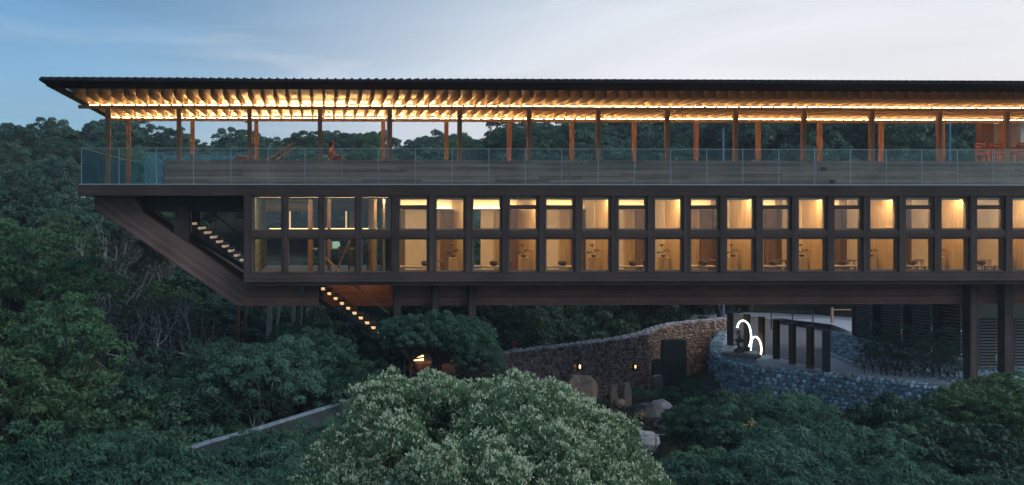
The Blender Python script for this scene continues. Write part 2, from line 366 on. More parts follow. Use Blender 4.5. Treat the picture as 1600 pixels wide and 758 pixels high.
def G(x, y):
    x = np.asarray(x, float); y = np.asarray(y, float)
    d2 = (x[..., None]-CA[:,0])**2+(y[..., None]-CA[:,1])**2+.6
    w = d2**-2.0
    z = (w*CA[:,2]).sum(-1)/w.sum(-1)
    return z
def Gz(x, y): return float(G(np.array([x]), np.array([y]))[0])
def axis(vals): return np.concatenate([np.arange(a, b, s) for a, b, s in vals])
gx = axis([(-2600,-300,230),(-300,-60,20),(-60,-30,3),(-30,40,1.0),(40,90,3),(90,300,20),(300,2601,230)])
gy = axis([(-900,-60,120),(-60,10,10),(10,60,1.0),(60,110,2.5),(110,300,20),(300,2700,240)])
XX, YY = np.meshgrid(gx, gy)
ZZ = G(XX, YY)
near = (np.abs(XX) < 60) & (YY > 5) & (YY < 110) & ~((XX > 6) & (YY > 33) & (YY < 50))
rngn = np.random.default_rng(3)
ZZ = ZZ+np.where(near, rngn.uniform(-.12, .12, ZZ.shape), 0)
nx, ny = len(gx), len(gy)
gv = np.stack([XX.ravel(), YY.ravel(), ZZ.ravel()], 1)
ii = (np.arange(ny-1)[:,None]*nx+np.arange(nx-1)[None,:]).ravel()
gf = np.stack([ii, ii+1, ii+nx+1, ii+nx], 1)
gme = bpy.data.meshes.new('ground'); gme.from_pydata(gv.tolist(), [], gf.tolist()); gme.materials.append(M['ground'])
gme.polygons.foreach_set('use_smooth', [True]*len(gf))
tag(link('ground', gme), kind='structure', label='dark forest floor falling into a valley and rising to a ridge behind')

# ------------------------------------------------------------------ building
BR = 26.5                                   # right end, beyond the picture
BL = PX(122, 28)
B = empty('cantilevered_building', (0, 28, -3))
tag(B, 'long cantilevered building with a glowing timber eave over two rows of square windows', 'building')
Boff = Vector((0, 28, -3))
def bpart(mb, name, mats, bevel=0, parent=None, smooth=False):
    p = parent or B
    o = mb.build(name, mats, p, smooth, bevel)
    if p is B: o.location = -Boff
    return o
def shift(o): o.location = o.location-Boff; return o
ZS, ZSB, ZM1, ZM0, ZB1, ZB0 = .88, .54, -.54, -.78, -1.86, -2.16
# deck slab with stairwell opening left out of the underside view
bpart(MB().box(BL, BR, 28.0, 34.6, ZSB, ZS), 'deck_slab', M['frame'], .01)
bpart(MB().box(BL+.02, BR, 27.985, 28.02, ZS-.0, ZS+.03), 'rail_channel', M['railmetal'])
# facade grid
MP = 1.155; M0 = -1.10-2*MP*0
XL = PX(381, 28); CEN0 = PX(416, 28)
edges = []
nb = 24
xs = [CEN0-MP/2+k*MP for k in range(nb+1)]
for k in range(nb+1):
    w = .11 if k > 0 else .13
    x0, x1 = xs[k]-w, xs[k]+w
    if k in (1, 2, 3): x0, x1 = xs[k]-.085, xs[k]+.085
    bpart(MB().box(x0, x1, 28.0, 28.34, ZB1, ZSB-.003), 'mullion', M['post'], .008)
for k in range(nb):
    wl = .085 if k in (1,2,3) else (.13 if k == 0 else .11); wr = .085 if k in (0,1,2) else .11
    bpart(MB().box(xs[k]+wl+.002, xs[k+1]-wr-.002, 28.012, 28.33, ZM0, ZM1), 'transom_beam', M['frame'], .008)
bpart(MB().box(xs[0]-.13, BR, 27.997, 28.36, ZB0, ZB1-.002), 'bottom_beam', M['frame'], .01)
bpart(MB().box(xs[0]-.05, BR, 28.12, 34.5, ZB0-.12, ZB0-.002), 'floor_slab', M['frame'], .01)
# floor and room shells
bpart(MB().box(xs[0], BR, 28.36, 34.4, ZB0+.002, -2.0), 'hall_floor', M['floor'])
bpart(MB().box(xs[0]+.1, BR, 28.36, 34.4, .50, ZSB-.004), 'hall_ceiling', M['soffit'])

# windows
def make_win(w, z0, z1, transom, shallow=False):
    """sash root mesh plus pane and top-bar meshes, centred on x=0, sitting at y=28.14"""
    s = .052 if not shallow else .035
    f = MB(); y0, y1 = .10, .20
    f.box(-w, -w+s, y0, y1, z0, z1).box(w-s, w, y0, y1, z0, z1).box(-w+s, w-s, y0, y1, z0, z0+s).box(-w+s, w-s, y0, y1, z1-s, z1)
    fr = f.mesh('window', M['sash'])
    if transom:
        zt = z1-.30
        tb = MB().box(-w+s, w-s, y0-.03, y1-.01, zt-.11, zt+.02).mesh('top_bar', M['frame'])
        p1 = MB().box(-w+s, w-s, y0+.04, y0+.055, z0+s, zt-.11).mesh('pane', M['pane'])
        p2 = MB().box(-w+s, w-s, y0+.04, y0+.055, zt+.02, z1-s).mesh('pane', M['pane'])
        return fr, tb, [p1, p2]
    return fr, None, [MB().box(-w+s, w-s, y0+.04, y0+.055, z0+s, z1-s).mesh('pane', M['pane'])]
cache = {}
for k in range(nb):
    hall = k < 4
    wl = .085 if k in (1,2,3) else (.13 if k == 0 else .11); wr = .085 if k in (0,1,2) else .11
    a, b_ = xs[k]+wl, xs[k+1]-wr; cx, hw = (a+b_)/2, (b_-a)/2-.003
    for up in (0, 1):
        z0, z1 = (ZM1+.003, ZSB-.006) if up else (ZB1+.003, ZM0-.003)
        tr = bool(up and (k in (4, 7) or (k >= 8 and k % 2 == 0)))
        key = (round(hw, 3), up, tr, hall)
        if key not in cache: cache[key] = make_win(hw, z0, z1, tr, hall)
        fr, tb, ps = cache[key]
        wo = link('window', fr, B, loc=Vector((cx, 28, 0))-Boff)
        for p in ps: link('pane', p, wo)
        if tb: link('top_bar', tb, wo)

# ---- rooms behind the lit windows
room_x = [xs[4]+2*MP*i for i in range(10)]
YB = 31.4
for i, rx in enumerate(room_x):
    wd = 2*MP
    # partition on the right side of each room
    if i < 2: bpart(MB().box(rx+wd-.05, rx+wd+.05, 28.37, YB+.2, -1.998, .498), 'partition_wall', M['wood'])
    else:
        e1 = 29.75+(.12,.0,.2,-.1,.05,.15,0,.1)[i-2]
        bpart(MB().box(rx+wd-.05, rx+wd+.05, 28.37, e1, -1.998, .498), 'partition_wall', M['wood'])
        bpart(MB().box(rx+wd-.07, rx+wd+.05, e1+.002, e1+.10, -1.998, .498), 'partition_post', M['palewood'])
        bpart(MB().box(rx+wd-.045, rx+wd+.05, e1+.102, 30.95, -1.998, .498), 'plaster_wall', M['plaster'])
        bpart(MB().box(rx+wd-.055, rx+wd+.05, 30.952, YB+.2, -1.998, .498), 'sliding_door', M['wooddark'])
    if i == 0: bpart(MB().box(rx-.05, rx+.05, 28.37, 34.3, -1.998, .498), 'partition_wall', M['wooddark'])
    # back wall pieces
    shf = (0,0,.0,-.12,.1,-.05,.15,-.1,.05,.0)[i]
    wallm = (M['wooddark'],M['wood'],M['wooddark'],M['plaster'],M['wooddark'],M['plaster'],M['wooddark'],M['wood'],M['plaster'],M['wooddark'])[i]
    bpart(MB().box(rx+.052, rx+.62+shf, YB-.04, YB+.05, -1.998, .12), 'wall_panel', wallm)
    if i != 1:
        bpart(MB().box(rx+.62+shf, rx+1.42, YB, YB+.06, -1.998, .12), 'plaster_wall', M['plaster'])
    else:
        bpart(MB().box(rx+.98, rx+1.42, YB, YB+.06, -1.998, .12), 'plaster_wall', M['plaster'])
    bpart(MB().box(rx+1.47, rx+1.86, YB+.02, YB+.07, -1.998, .12), 'sliding_door', M['wood'])
    bpart(MB().box(rx+1.425, rx+1.455, YB-.02, YB+.0, -1.95, .1), 'door_frame', M['palewood'])
    bpart(MB().box(rx+1.86, rx+wd-.052, YB-.10, YB+.05, -1.998, .12), 'wall_panel', M['wooddark'])
    # cove: shelf, strip and the bulkhead it washes
    bpart(MB().box(rx+.052, rx+wd-.052, YB-.16, YB+.06, .122, .16), 'cove_shelf', M['wood'])
    bpart(MB().box(rx+.08, rx+wd-.08, YB-.13, YB-.06, .162, .172), 'light_strip', M['ledcove'])
    bpart(MB().box(rx+.052, rx+wd-.052, YB, YB+.06, .162, .498), 'bulkhead', M['plaster'])
    # unseen strip added to light the room, with an added pelmet hiding it
    bpart(MB().box(rx+.052, rx+wd-.052, 28.42, 28.47, .425, .498), 'added_pelmet', M['sash'])
    bpart(MB().box(rx+.1, rx+wd-.1, 28.49, 28.58, .47, .495), 'light_strip', M['ledroom_unseen'])
M['ledhall_unseen'] = emit('unseen_hall_led', (1,.66,.32), 90)
bpart(MB().box(xs[0]+.25, xs[4]-.15, 28.42, 28.47, .44, .498), 'added_pelmet', M['frame'])
bpart(MB().box(xs[0]+.3, xs[4]-.2, 28.49, 28.54, .475, .495), 'light_strip', M['ledhall_unseen'])  # unseen strip added to brighten the hall, hidden by an added pelmet
# rear wall of the hall side: sill beam with a light strip, posts
zs_ = -.70
bpart(MB().box(xs[0]+.1, xs[4]+1.3, 34.0, 34.3, -.98, -.62), 'sill_beam', M['wooddark'])
bpart(MB().box(xs[0]+.35, xs[4]-.2, 33.93, 33.97, -.615, -.575), 'light_strip', M['ledhall'])
for u_ in (395, 446, 487, 550, 556, 606):
    x = PX(u_, 34.1); bpart(MB().box(x-.09, x+.09, 34.02, 34.28, -1.998, -.985), 'rear_post', M['wooddark'])
    bpart(MB().box(x-.09, x+.09, 34.02, 34.28, -.617, .15), 'rear_post', M['wooddark'])
bpart(MB().box(xs[0]+.1, xs[4]+8, 34.0, 34.3, .15, .498), 'rear_lintel', M['frame'])
for u_ in (453, 541, 560):
    x = PX(u_, 33.9); bpart(MB().box(x-.03, x+.03, 33.93, 33.97, -.57, .12), 'light_strip', M['ledsoft'])
M['olive'] = board_concrete('lit_olive_board', (.34,.31,.19), .09)  # brighter hall ceiling colour, lamplight on the first two bays put into it
bpart(MB().box(xs[0]+.22, xs[2]-.46, 33.5, 33.6, .07, .498), 'bulkhead', M['olive'])
bpart(MB().box(xs[2]+.32, xs[4]-.3, 33.5, 33.6, .07, .498), 'bulkhead', M['dark'])  # same bulkhead in a dark colour that stands for the unlit bays
bpart(MB().box(xs[1]+.12, xs[2]-.5, 28.6, 29.6, -1.998, -1.97), 'floor_mat', M['palewood'])
bpart(MB().box(xs[0]+.12, xs[0]+.2, 28.4, 34.3, -1.998, .498), 'side_wall_panel', M['soffit'])
bpart(MB().box(xs[2]-.45, xs[2]-.3, 29.4, 29.6, -1.998, .498), 'inner_post', M['wooddark'])
bpart(MB().box(xs[2]+.18, xs[2]+.3, 29.4, 29.6, -1.998, .498), 'inner_post', M['wooddark'])
bpart(MB().box(xs[3]+.55, xs[3]+.63, 29.0, 32.6, -1.998, .498), 'partition_wall', M['wood'])
bpart(MB().box(xs[3]+.80, xs[3]+.87, 28.6, 28.66, -1.99, .49), 'door_frame', M['palewood'])
bpart(MB().box(xs[1]+.1, xs[2]-.5, 29.7, 29.73, -1.99, -1.96), 'light_strip', M['ledroom_unseen'])

# ---- under-building beam, strut, post
YU = 29.2
bpart(MB().box(PX(385, YU), PX(498, YU), YU, YU+.5, -3.02, ZB0-.125), 'edge_beam', M['beam'], .01)
bpart(MB().box(PX(618, YU), BR, YU, YU+.5, -3.02, ZB0-.125), 'edge_beam', M['beam'], .01)
bpart(MB().box(PX(385, YU)+.05, PX(485, YU), YU+.5, 34.2, -2.75, ZB0-.125), 'underside_slab', M['beam'])
bpart(MB().box(PX(622, YU), BR, YU+.5, 34.2, -2.75, ZB0-.125), 'underside_slab', M['beam'])
bpart(MB().box(PX(612, 34), BR, 33.9, 34.4, -3.0, -2.752), 'edge_beam', M['beam'])
def q(u, v, y=YU): p = P(u, v, y); return (p.x, p.z)
zt = ZSB-.004
sp_ = [(q(147, 310)[0], zt), q(147, 325), q(250, 396), q(365, 476), q(386, 481), (q(386,481)[0], ZB0-.12), q(381, 440), q(296, 382), q(222, 331), (q(222,331)[0]-.25, zt)]
sp_[4] = (sp_[4][0], -3.022)
bpart(MB().prism(sp_, YU+.002, YU+.5), 'raking_strut', M['strut'], .01)
far = [q(205, 331, 32.6), q(243, 331, 32.6), q(244, 331, 32.6), q(380, 424, 32.6), q(380, 450, 32.6), q(205, 345, 32.6)]
bpart(MB().prism([q(190,340,32.6), q(410,487,32.6), q(410,444,32.6), q(243,331,32.6), q(190,331,32.6)], 32.6, 33.1), 'raking_strut', M['brown'])
bpart(MB().bar(P(240,329,32.55)+Vector((0,0,0)), P(384,427,32.55), .3, .05), 'strut_cap', M['white'])
bpart(MB().box(q(272,0)[0], q(295,0)[0], YU+.02, YU+.46, q(0,400)[1], zt-.3), 'hanger_post', M['post'], .01)
bpart(MB().box(q(150,0)[0], xs[0]-.13, YU+.52, 34.2, PZ(300,331,0.04).z if False else (333-331)/F*YU, zt), 'deck_beam', M['dark'])
bpart(MB().box(BL+.15, xs[0]-.2, 33.9, 34.4, .05, zt), 'deck_beam', M['frame'])
bpart(MB().box(PX(300,31.5), PX(312,31.5), 31.4, 31.6, -1.1, .04), 'stair_hanger', M['frame'])
# columns under the deck
for u_, z0 in ((620,-9.5),(680,-9.5),(737,-9.5),(1517,-6.3),(1571,-6.3)):
    y = 29.0; x = PX(u_, y); w = .11 if u_ < 800 else .14
    bpart(MB().box(x-w, x+w, y-.16, y+.16, z0, ZB0-.123), 'support_column', M['post'], .01)
for u_ in (800, 372+400):
    pass
bpart(MB().box(PX(505,33), PX(640,33), 32.9, 33.2, -3.42, -2.286), 'stair_wall', M['beam'])
bpart(MB().box(PX(520,32.6), PX(615,32.6), 32.55, 32.60, -2.33, -2.29), 'light_strip', M['ledstair'])
bpart(MB().box(PX(500,32.6), PX(618,32.6), 32.45, 32.50, -2.40, -2.286), 'strip_shield', M['dark'])
for u_ in (1405, 1440, 1482):
    bpart(MB().box(PX(u_-9,30.5), PX(u_+9,30.5), 30.4, 30.44, -3.10, -3.06) if False else MB().box(PX(u_-8,31.5), PX(u_+9,31.5), 31.4, 31.5, -2.79, -2.752), 'light_strip', M['white'])
bpart(MB().box(PX(468,29.1), PX(475,29.1), 28.9, 29.1, -2.62, -2.285), 'junction_box', M['slat'])

# ---- roof
XR0 = -7.83
def roofpart(mb, name, mats, **k): return bpart(mb, name, mats, **k)
# eave: dark band, underside rising to the tile edge
ev = [(25.2,3.80),(26.45,3.655),(26.45,3.98),(25.2,3.88)]
mb = MB(); n = len(mb.v)
mb.hexa([(XR0,25.2,3.70),(BR,25.2,3.70),(BR,26.45,3.645),(XR0+.0,26.45,3.645),(XR0,25.2,3.765),(BR,25.2,3.765),(BR,26.45,3.955),(XR0,26.45,3.955)])
roofpart(mb, 'eave', M['rooftile'])
mb = MB().hexa([(XR0,26.46,3.91),(BR,26.46,3.91),(BR,34.0,3.62),(XR0,34.0,3.62),(XR0,26.46,3.935),(BR,26.46,3.935),(BR,34.0,3.72),(XR0,34.0,3.72)])
roofpart(mb, 'ceiling_boards', M['ceiling'])
mb = MB().hexa([(XR0,26.46,3.94),(BR,26.46,3.94),(BR,34.2,3.725),(XR0,34.2,3.725),(XR0,26.46,3.96),(BR,26.46,3.96),(BR,34.2,4.15),(XR0,34.2,4.15)])
roofpart(mb, 'roof_deck', M['rooftile'])
mb = MB(); x = XR0+.08
while x < BR:
    mb.tube([(x,25.17,3.772),(x,26.4,3.935)], [.032,.032], 6); x += .234
t_ = roofpart(mb, 'tile_row', M['rooftile']); t_['kind'] = 'stuff'
# left verge board
roofpart(MB().hexa([(XR0-.05,26.0,3.66),(XR0,26.0,3.66),(XR0,34.0,3.5),(XR0-.05,34.0,3.5),(XR0-.05,26.0,3.86),(XR0,26.0,3.86),(XR0,34.0,3.75),(XR0-.05,34.0,3.75)]), 'verge_board', M['wooddark'])
# rafters
RP = .3826
rm = MB(); hw = .042
rm.hexa([(-hw,27.75,3.60),(hw,27.75,3.60),(hw,34.1,3.47),(-hw,34.1,3.47),(-hw,27.75,3.855),(hw,27.75,3.855),(hw,33.75,3.624),(-hw,33.75,3.624)])
rme = rm.mesh('rafter', M['rafter'])
x = -7.53; xr = []
while x < BR-.1:
    xr.append(x); shift(link('rafter', rme, B, loc=(x,0,0))); x += RP
for (yb, zb) in ((29.4,3.515),(32.5,3.435)):
    xa = XR0-.02 if yb < 30 else -7.72
    roofpart(MB().box(xa, BR, yb-.07, yb+.07, zb-.11, zb), 'purlin_beam', M['rafter'])
    yl, zl = (30.45,3.56) if yb < 30 else (33.25,3.465)
    lm = MB().box(-RP/2+.045, RP/2-.045, yl-.045, yl+.045, zl, zl+.008).mesh('light_strip', M['led'])
    bt = MB().box(-RP/2+.043, RP/2-.043, yl-.06, yl+.05, zl-.03, zl-.001).mesh('strip_batten', M['rafter'])
    lf = MB().box(-RP/2+.045, RP/2-.045, yb-.065, yb-.045, zb+.001, zb+.006).mesh('light_strip', M['led'])
    for x in xr[:-1]:
        shift(link('light_strip', lm, B, loc=(x+RP/2,0,0))); shift(link('strip_batten', bt, B, loc=(x+RP/2,0,0)))
        shift(link('light_strip', lf, B, loc=(x+RP/2,0,0)))
# spotlights on columns
# columns
for k in range(-3, 12):
    x = 2.3*k
    zb = 1.712 if k > -3 else ZS
    bpart(MB().box(x-.072, x+.072, 29.33, 29.47, zb, 3.404), 'timber_column', M['column'], .008)
    bpart(MB().box(x-.072, x+.072, 32.43, 32.57, zb, 3.324), 'timber_column', M['column'], .008)

# ---- terrace parapet: courses of long stone strips
PXL = PX(257, 28.8)
bpart(MB().box(PXL+.02, BR, 28.86, 33.4, ZS+.002, 1.70), 'terrace_plinth', M['strata'])
rng = random.Random(5)
nz_ = 8; hz = (1.71-ZS-.003)/nz_
for r_ in range(nz_):
    x = PXL; z0 = ZS+.003+r_*hz
    while x < BR:
        w = rng.uniform(1.4, 3.2); x1 = min(x+w, BR)
        if BR-x1 < .6: x1 = BR
        dy = rng.uniform(0, .04)
        bpart(MB().box(x+.006, x1-.006, 28.80+dy, 28.858, z0+.007, z0+hz-.007), 'stone_strip', M['strata'])
        x = x1
# ---- glass balustrade
bx = BL+.04; gm = None; gs = []
pw = MP
gme_ = MB().box(.008, pw-.008, -.008, .008, 0, 1.12).mesh('glass_panel', M['glassrail'])
k = 0
x = PX(127, 28.0); X127 = x
while x < BR-1:
    o = link('glass_panel', gme_, B, loc=Vector((x, 28.03, ZS+.01))-Boff)
    bpart(MB().box(x-.009, x+.009, 28.018, 28.042, ZS+.03, ZS+1.13), 'glass_joint', M['railmetal'])
    x += pw
bpart(MB().box(X127, BR-1, 28.016, 28.044, ZS+1.132, ZS+1.15), 'rail_cap', M['railmetal'])
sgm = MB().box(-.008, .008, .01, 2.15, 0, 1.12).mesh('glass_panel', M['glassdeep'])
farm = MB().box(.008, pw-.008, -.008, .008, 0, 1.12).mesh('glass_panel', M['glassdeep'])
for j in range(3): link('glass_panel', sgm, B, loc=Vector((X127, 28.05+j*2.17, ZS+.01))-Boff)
bpart(MB().box(X127-.018, X127+.018, 28.05, 34.5, ZS+1.132, ZS+1.155), 'rail_cap', M['railmetal'])
bpart(MB().box(X127-.015, X127+.015, 34.47, 34.5, ZS+.03, ZS+1.13), 'glass_joint', M['railmetal'])
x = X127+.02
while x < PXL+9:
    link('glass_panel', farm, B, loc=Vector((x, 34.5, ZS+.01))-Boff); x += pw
bpart(MB().box(X127, x, 34.485, 34.515, ZS+1.132, ZS+1.15), 'rail_cap', M['railmetal'])
# stairwell guard
y0 = 30.4; xa, xb = PX(226, y0), PX(386, y0)
n_ = 5; wj = (xb-xa)/n_
bpart(MB().box(xa, xa+.6, y0-.008, y0+.008, ZS+.01, 2.02), 'stair_guard_glass', M['glassbright'])
bpart(MB().box(xa+.62, xb, y0+.5, y0+.516, 1.72, 2.02), 'stair_guard_glass', M['glassbright'])
bpart(MB().box(xa+.61, xa+.625, y0+.02, y0+2.0, ZS+.01, 2.02), 'stair_guard_glass', M['glassbright'])
bpart(MB().box(xa, xb, y0-.012, y0+.012, 2.022, 2.04), 'rail_cap', M['railmetal'])
bpart(MB().bar((xa+.22,y0,2.03),(PX(257,y0),y0-.1,P(257,256,y0).z),.02), 'handrail', M['railmetal'])
bpart(MB().bar((xa+.05,y0,P(227,251,y0).z),(PX(257,y0),y0-.1,P(257,273,y0).z),.02), 'handrail', M['railmetal'])

# ---- staircases (their own things)
def stair(name, label, ua, va, ub, vb, n, y0, y1, tread_m, glow):
    pa, pb = P(ua, va, y0), P(ub, vb, y0)
    root = empty(name, (pb.x, y0, pb.z-.3)); tag(root, label, 'staircase')
    off = Vector(root.location)
    dx, dz = (pb.x-pa.x)/(n-1), (pb.z-pa.z)/(n-1)
    for i in range(n):
        x, z = pa.x+dx*i, pa.z+dz*i
        o = MB().box(x-.14, x+.13, y0, y1, z-.05, z).build('tread', M['dark'], root); o.location = -off
        o = MB().box(x-.045, x+.075, y0-.005, y1, z-.14, z-.058).build('riser_light', glow, root); o.location = -off
    o = MB().hexa([(pa.x-.25,y0+.01,pa.z-.5),(pa.x-.25,y0+.01,pa.z-.32),(pb.x+.2,y0+.01,pb.z-.28),(pb.x+.2,y0+.01,pb.z-.46),
                   (pa.x-.25,y0+.08,pa.z-.5),(pa.x-.25,y0+.08,pa.z-.32),(pb.x+.2,y0+.08,pb.z-.28),(pb.x+.2,y0+.08,pb.z-.46)]).build('stringer', M['dark'], root); o.location = -off
    return root, off
M['riser_dim'] = emit('riser_dim', (1,.70,.48), .30)
M['riser_warm'] = emit('riser_warm', (1,.60,.26), .95)
r1, of1 = stair('upper_stair', 'dark stair with dimly lit risers between the raking strut and the first windows', 302, 345, 386, 409, 10, 31.0, 32.2, None, M['riser_dim'])
o = MB().bar(P(332,332,30.95), P(384,374,30.95), .04).bar(P(337,332,30.95), P(337,362,30.95), .02).bar(P(373,366,30.95), P(373,400,30.95), .02).build('handrail', M['dark'], r1); o.location = -of1
r2, of2 = stair('lower_stair', 'stair with warmly lit risers descending from the underside into the trees', 504, 447, 603, 523, 11, 31.0, 32.2, None, M['riser_warm'])
o = MB().bar(P(554,446,32.2), P(606,488,32.2), .06).build('handrail', M['wood'], r2); o.location = -of2
o = MB().bar(P(590,446,30.9), P(640,490,30.9), .02).build('handrail', M['wood'], r2); o.location = -of2
# inner stair seen through the hall windows
ri = empty('hall_stair_rail', (PX(520,29.3), 29.3, -2.0)); tag(ri, 'diagonal timber handrail crossing behind the third hall window from the left', 'handrail')
o = MB().bar(P(508,402,29.3), P(537,429,29.3), .09, .05).build('rail', M['wood'], ri); o.location = -Vector(ri.location)
o = MB().bar(P(553,362,30.5), P(525,424,30.5), .05).build('brace', M['wooddark'], ri); o.location = -Vector(ri.location)

# ---- lit landing below among the trees
ld = empty('lit_landing', P(672, 568, 31)); tag(ld, 'lower landing with two glowing yellow steps seen through the trees', 'landing')
lo = Vector(ld.location)
for (a, b2, v0, v1, y) in ((645,662,556,564,30.6),(677,706,555,564,30.8),(623,631,541,549,31.2)):
    pa, pb = P(a, v1, y), P(b2, v0, y)
    o = MB().box(pa.x, pb.x, y, y+.3, pa.z, pb.z).build('step_light', M['panel'], ld); o.location = -lo
pa, pb = P(640,575,30.9), P(712,566,30.9)
o = MB().box(pa.x, pb.x, 30.85, 33, pa.z-.2, pb.z-.02).build('platform', M['beam'], ld); o.location = -lo
pa = P(676,533,31.0); o = MB().box(pa.x, pa.x+.75, 30.9, 32, pa.z-.05, pa.z).build('platform', M['wood'], ld); o.location = -lo

# ------------------------------------------------------------------ things inside the rooms
def copy_thing(src, loc, label=None):
    r_ = src.copy(); COL.objects.link(r_); r_.location = loc
    if label: r_['label'] = label
    for c in CH[src.name]:
        d = c.copy(); COL.objects.link(d); d.parent = r_
    return r_
CH = {}
def thing(name, label, cat, loc, group=None, rz=0):
    o = empty(name, loc, rz); tag(o, label, cat, group); CH[o.name] = []; return o
def part(t, mb, name, m, bevel=0, smooth=False):
    o = mb.build(name, m, t, smooth, bevel); CH[t.name].append(o); return o
ordw = ['first','second','third','fourth','fifth','sixth','seventh','eighth','ninth','tenth']
def mk_table(loc):
    t = thing('low_table', 'low timber tea table behind the first warmly lit window from the left', 'table', loc, 'low tea tables behind the windows')
    part(t, MB().box(-.62,.62,-.25,.25,.24,.29), 'tabletop', M['cushion'], .01)
    for sx in (-.55,.55):
        for sy in (-.19,.19): part(t, MB().box(sx-.025,sx+.025,sy-.025,sy+.025,0,.24), 'leg', M['wooddark'])
    return t
def mk_bowl(loc):
    t = thing('round_bowl', 'round dark bowl on the first low table', 'bowl', loc, 'round dark bowls on the low tables')
    part(t, MB().lathe([(.0,0),(.07,.0),(.13,.045),(.15,.09),(.13,.10),(.11,.06),(0,.03)], sides=14), 'body', M['bowl'], smooth=True)
    part(t, MB().lathe([(.128,.085),(.138,.13),(.09,.16),(0,.165)], sides=14), 'lid', M['bowl'], smooth=True)
    return t
def mk_stool(loc):
    t = thing('stool', 'timber stool by the first room partition', 'stool', loc, 'timber stools by the room partitions')
    part(t, MB().lathe([(0,.40),(.15,.40),(.165,.42),(.15,.45),(0,.455)], sides=12), 'seat', M['wooddark'])
    for a in (.5,2.1,3.6,5.2): part(t, MB().tube([(.11*math.cos(a),.11*math.sin(a),.40),(.17*math.cos(a),.17*math.sin(a),0)], .014, 5), 'leg', M['wooddark'])
    part(t, MB().tube([(.15*math.cos(a),.15*math.sin(a),.2) for a in (0,1.05,2.1,3.15,4.2,5.25,6.28)], .008, 4), 'foot_ring', M['wooddark'])
    return t
def mk_plant(loc):
    t = thing('potted_plant', 'small windswept potted plant on a stand in the first room', 'plant', loc, 'small potted plants on stands in the rooms')
    part(t, MB().box(-.14,.14,-.12,.12,0,.55), 'stand', M['wood'], .01)
    part(t, MB().lathe([(0,.555),(.06,.555),(.09,.62),(.08,.62),(0,.60)], sides=10), 'pot', M['bowl'])
    part(t, MB().tube([(0,0,.6),(-.03,0,.68),(.04,0,.76),(-.02,0,.86),(-.05,.0,.97)], [.014,.012,.010,.007,.004], 5), 'stem', M['bark'])
    r0 = random.Random(4); f = MB()
    for c, s in (((.05,0,.76),.13),((-.13,0,.70),.10),((-.04,0,.94),.05)):
        for _ in range(26):
            p = Vector(c)+Vector((r0.gauss(0,s*.55), r0.gauss(0,s*.4), r0.gauss(0,s*.18)))
            d = Vector((r0.uniform(-1,1), r0.uniform(-1,1), r0.uniform(-.3,.6))).normalized()*.05
            e = d.cross(Vector((r0.uniform(-1,1),r0.uniform(-1,1),r0.uniform(-1,1)))).normalized()*.018
            n = len(f.v); f.v += [tuple(p), tuple(p+d*.5+e), tuple(p+d), tuple(p+d*.5-e)]; f.f.append((n,n+1,n+2,n+3)); f.m.append(0)
    part(t, f, 'foliage', M['bonsai'])
    return t
def ordinal_txt(i): return ordw[i]
t0 = b0 = s0 = p0 = None
for i, rx in enumerate(room_x[:9]):
    tl = (rx+.62, 28.85, -1.998); bl = (rx+.62+(.25 if i else .42), 28.85, -1.998+.2925)
    if i == 1: bl = (rx+.95, 28.85, -1.998+.2925)
    slx = (rx+1.52, 29.45, -1.998); pl = (rx+1.98, 29.15, -1.998)
    if i == 0:
        t0 = mk_table(tl); b0 = mk_bowl(bl); s0 = mk_stool(slx); p0 = mk_plant(pl)
    else:
        nm = ordinal_txt(i)
        copy_thing(t0, tl, f'low timber tea table in the {nm} lit room counted from the hall')
        copy_thing(b0, bl, f'round dark bowl on the low table of the {nm} lit room from the hall')
        copy_thing(s0, slx, f'timber stool by the partition of the {nm} lit room from the hall')
        copy_thing(p0, pl, f'small potted plant on a stand in the {nm} lit room from the hall')
t0['label'] = 'low timber tea table in the first lit room next to the hall'
b0['label'] = 'round dark bowl on the low table of the first lit room next to the hall'
s0['label'] = 'timber stool by the partition of the first lit room next to the hall'
p0['label'] = 'small potted plant on a stand in the first lit room next to the hall'
# dining table, chairs, pendant in the hall
ht = thing('dining_table', 'long pale table in the glazed hall with dark forest behind it', 'table', (PX(535,32.4),32.4,-1.998))
part(ht, MB().box(-1.2,1.2,-.35,.35,.70,.74), 'tabletop', M['white'], .01)
for sx in (-1.1,1.1):
    for sy in (-.28,.28): part(ht, MB().box(sx-.03,sx+.03,sy-.03,sy+.03,0,.70), 'leg', M['dark'])
def mk_hchair(loc):
    t = thing('hall_chair', 'dark chair at the long hall table', 'chair', loc, 'dark chairs at the hall table')
    part(t, MB().box(-.2,.2,-.2,.2,.42,.46), 'seat', M['dark'], .01)
    part(t, MB().box(-.2,.2,-.2,-.17,.55,.82), 'backrest', M['dark'], .01)
    for sx in (-.18,.18):
        for sy in (-.18,.18): part(t, MB().box(sx-.014,sx+.014,sy-.014,sy+.014,0,.42 if sy > 0 else .55), 'leg', M['dark'])
    return t
hc = mk_hchair((PX(508,31.7),31.7,-1.998))
hc['label'] = 'dark chair at the left end of the long hall table'
copy_thing(hc, (PX(537,31.7),31.7,-1.998), 'dark chair at the middle of the long hall table')
copy_thing(hc, (PX(566,31.7),31.7,-1.998), 'dark chair at the right end of the long hall table')
pd = thing('lantern', 'pale green glass lantern standing on the hall table', 'lantern', (PX(525,32.3),32.3,-1.255))
part(pd, MB().lathe([(0,0),(.13,0),(.15,.08),(.14,.22),(.0,.24)], sides=12), 'shade', emit('lantern_glow',(.35,.9,.75),.35))
part(pd, MB().tube([(0,0,.24),(0,0,.29)], .02, 6), 'knob', M['dark'])

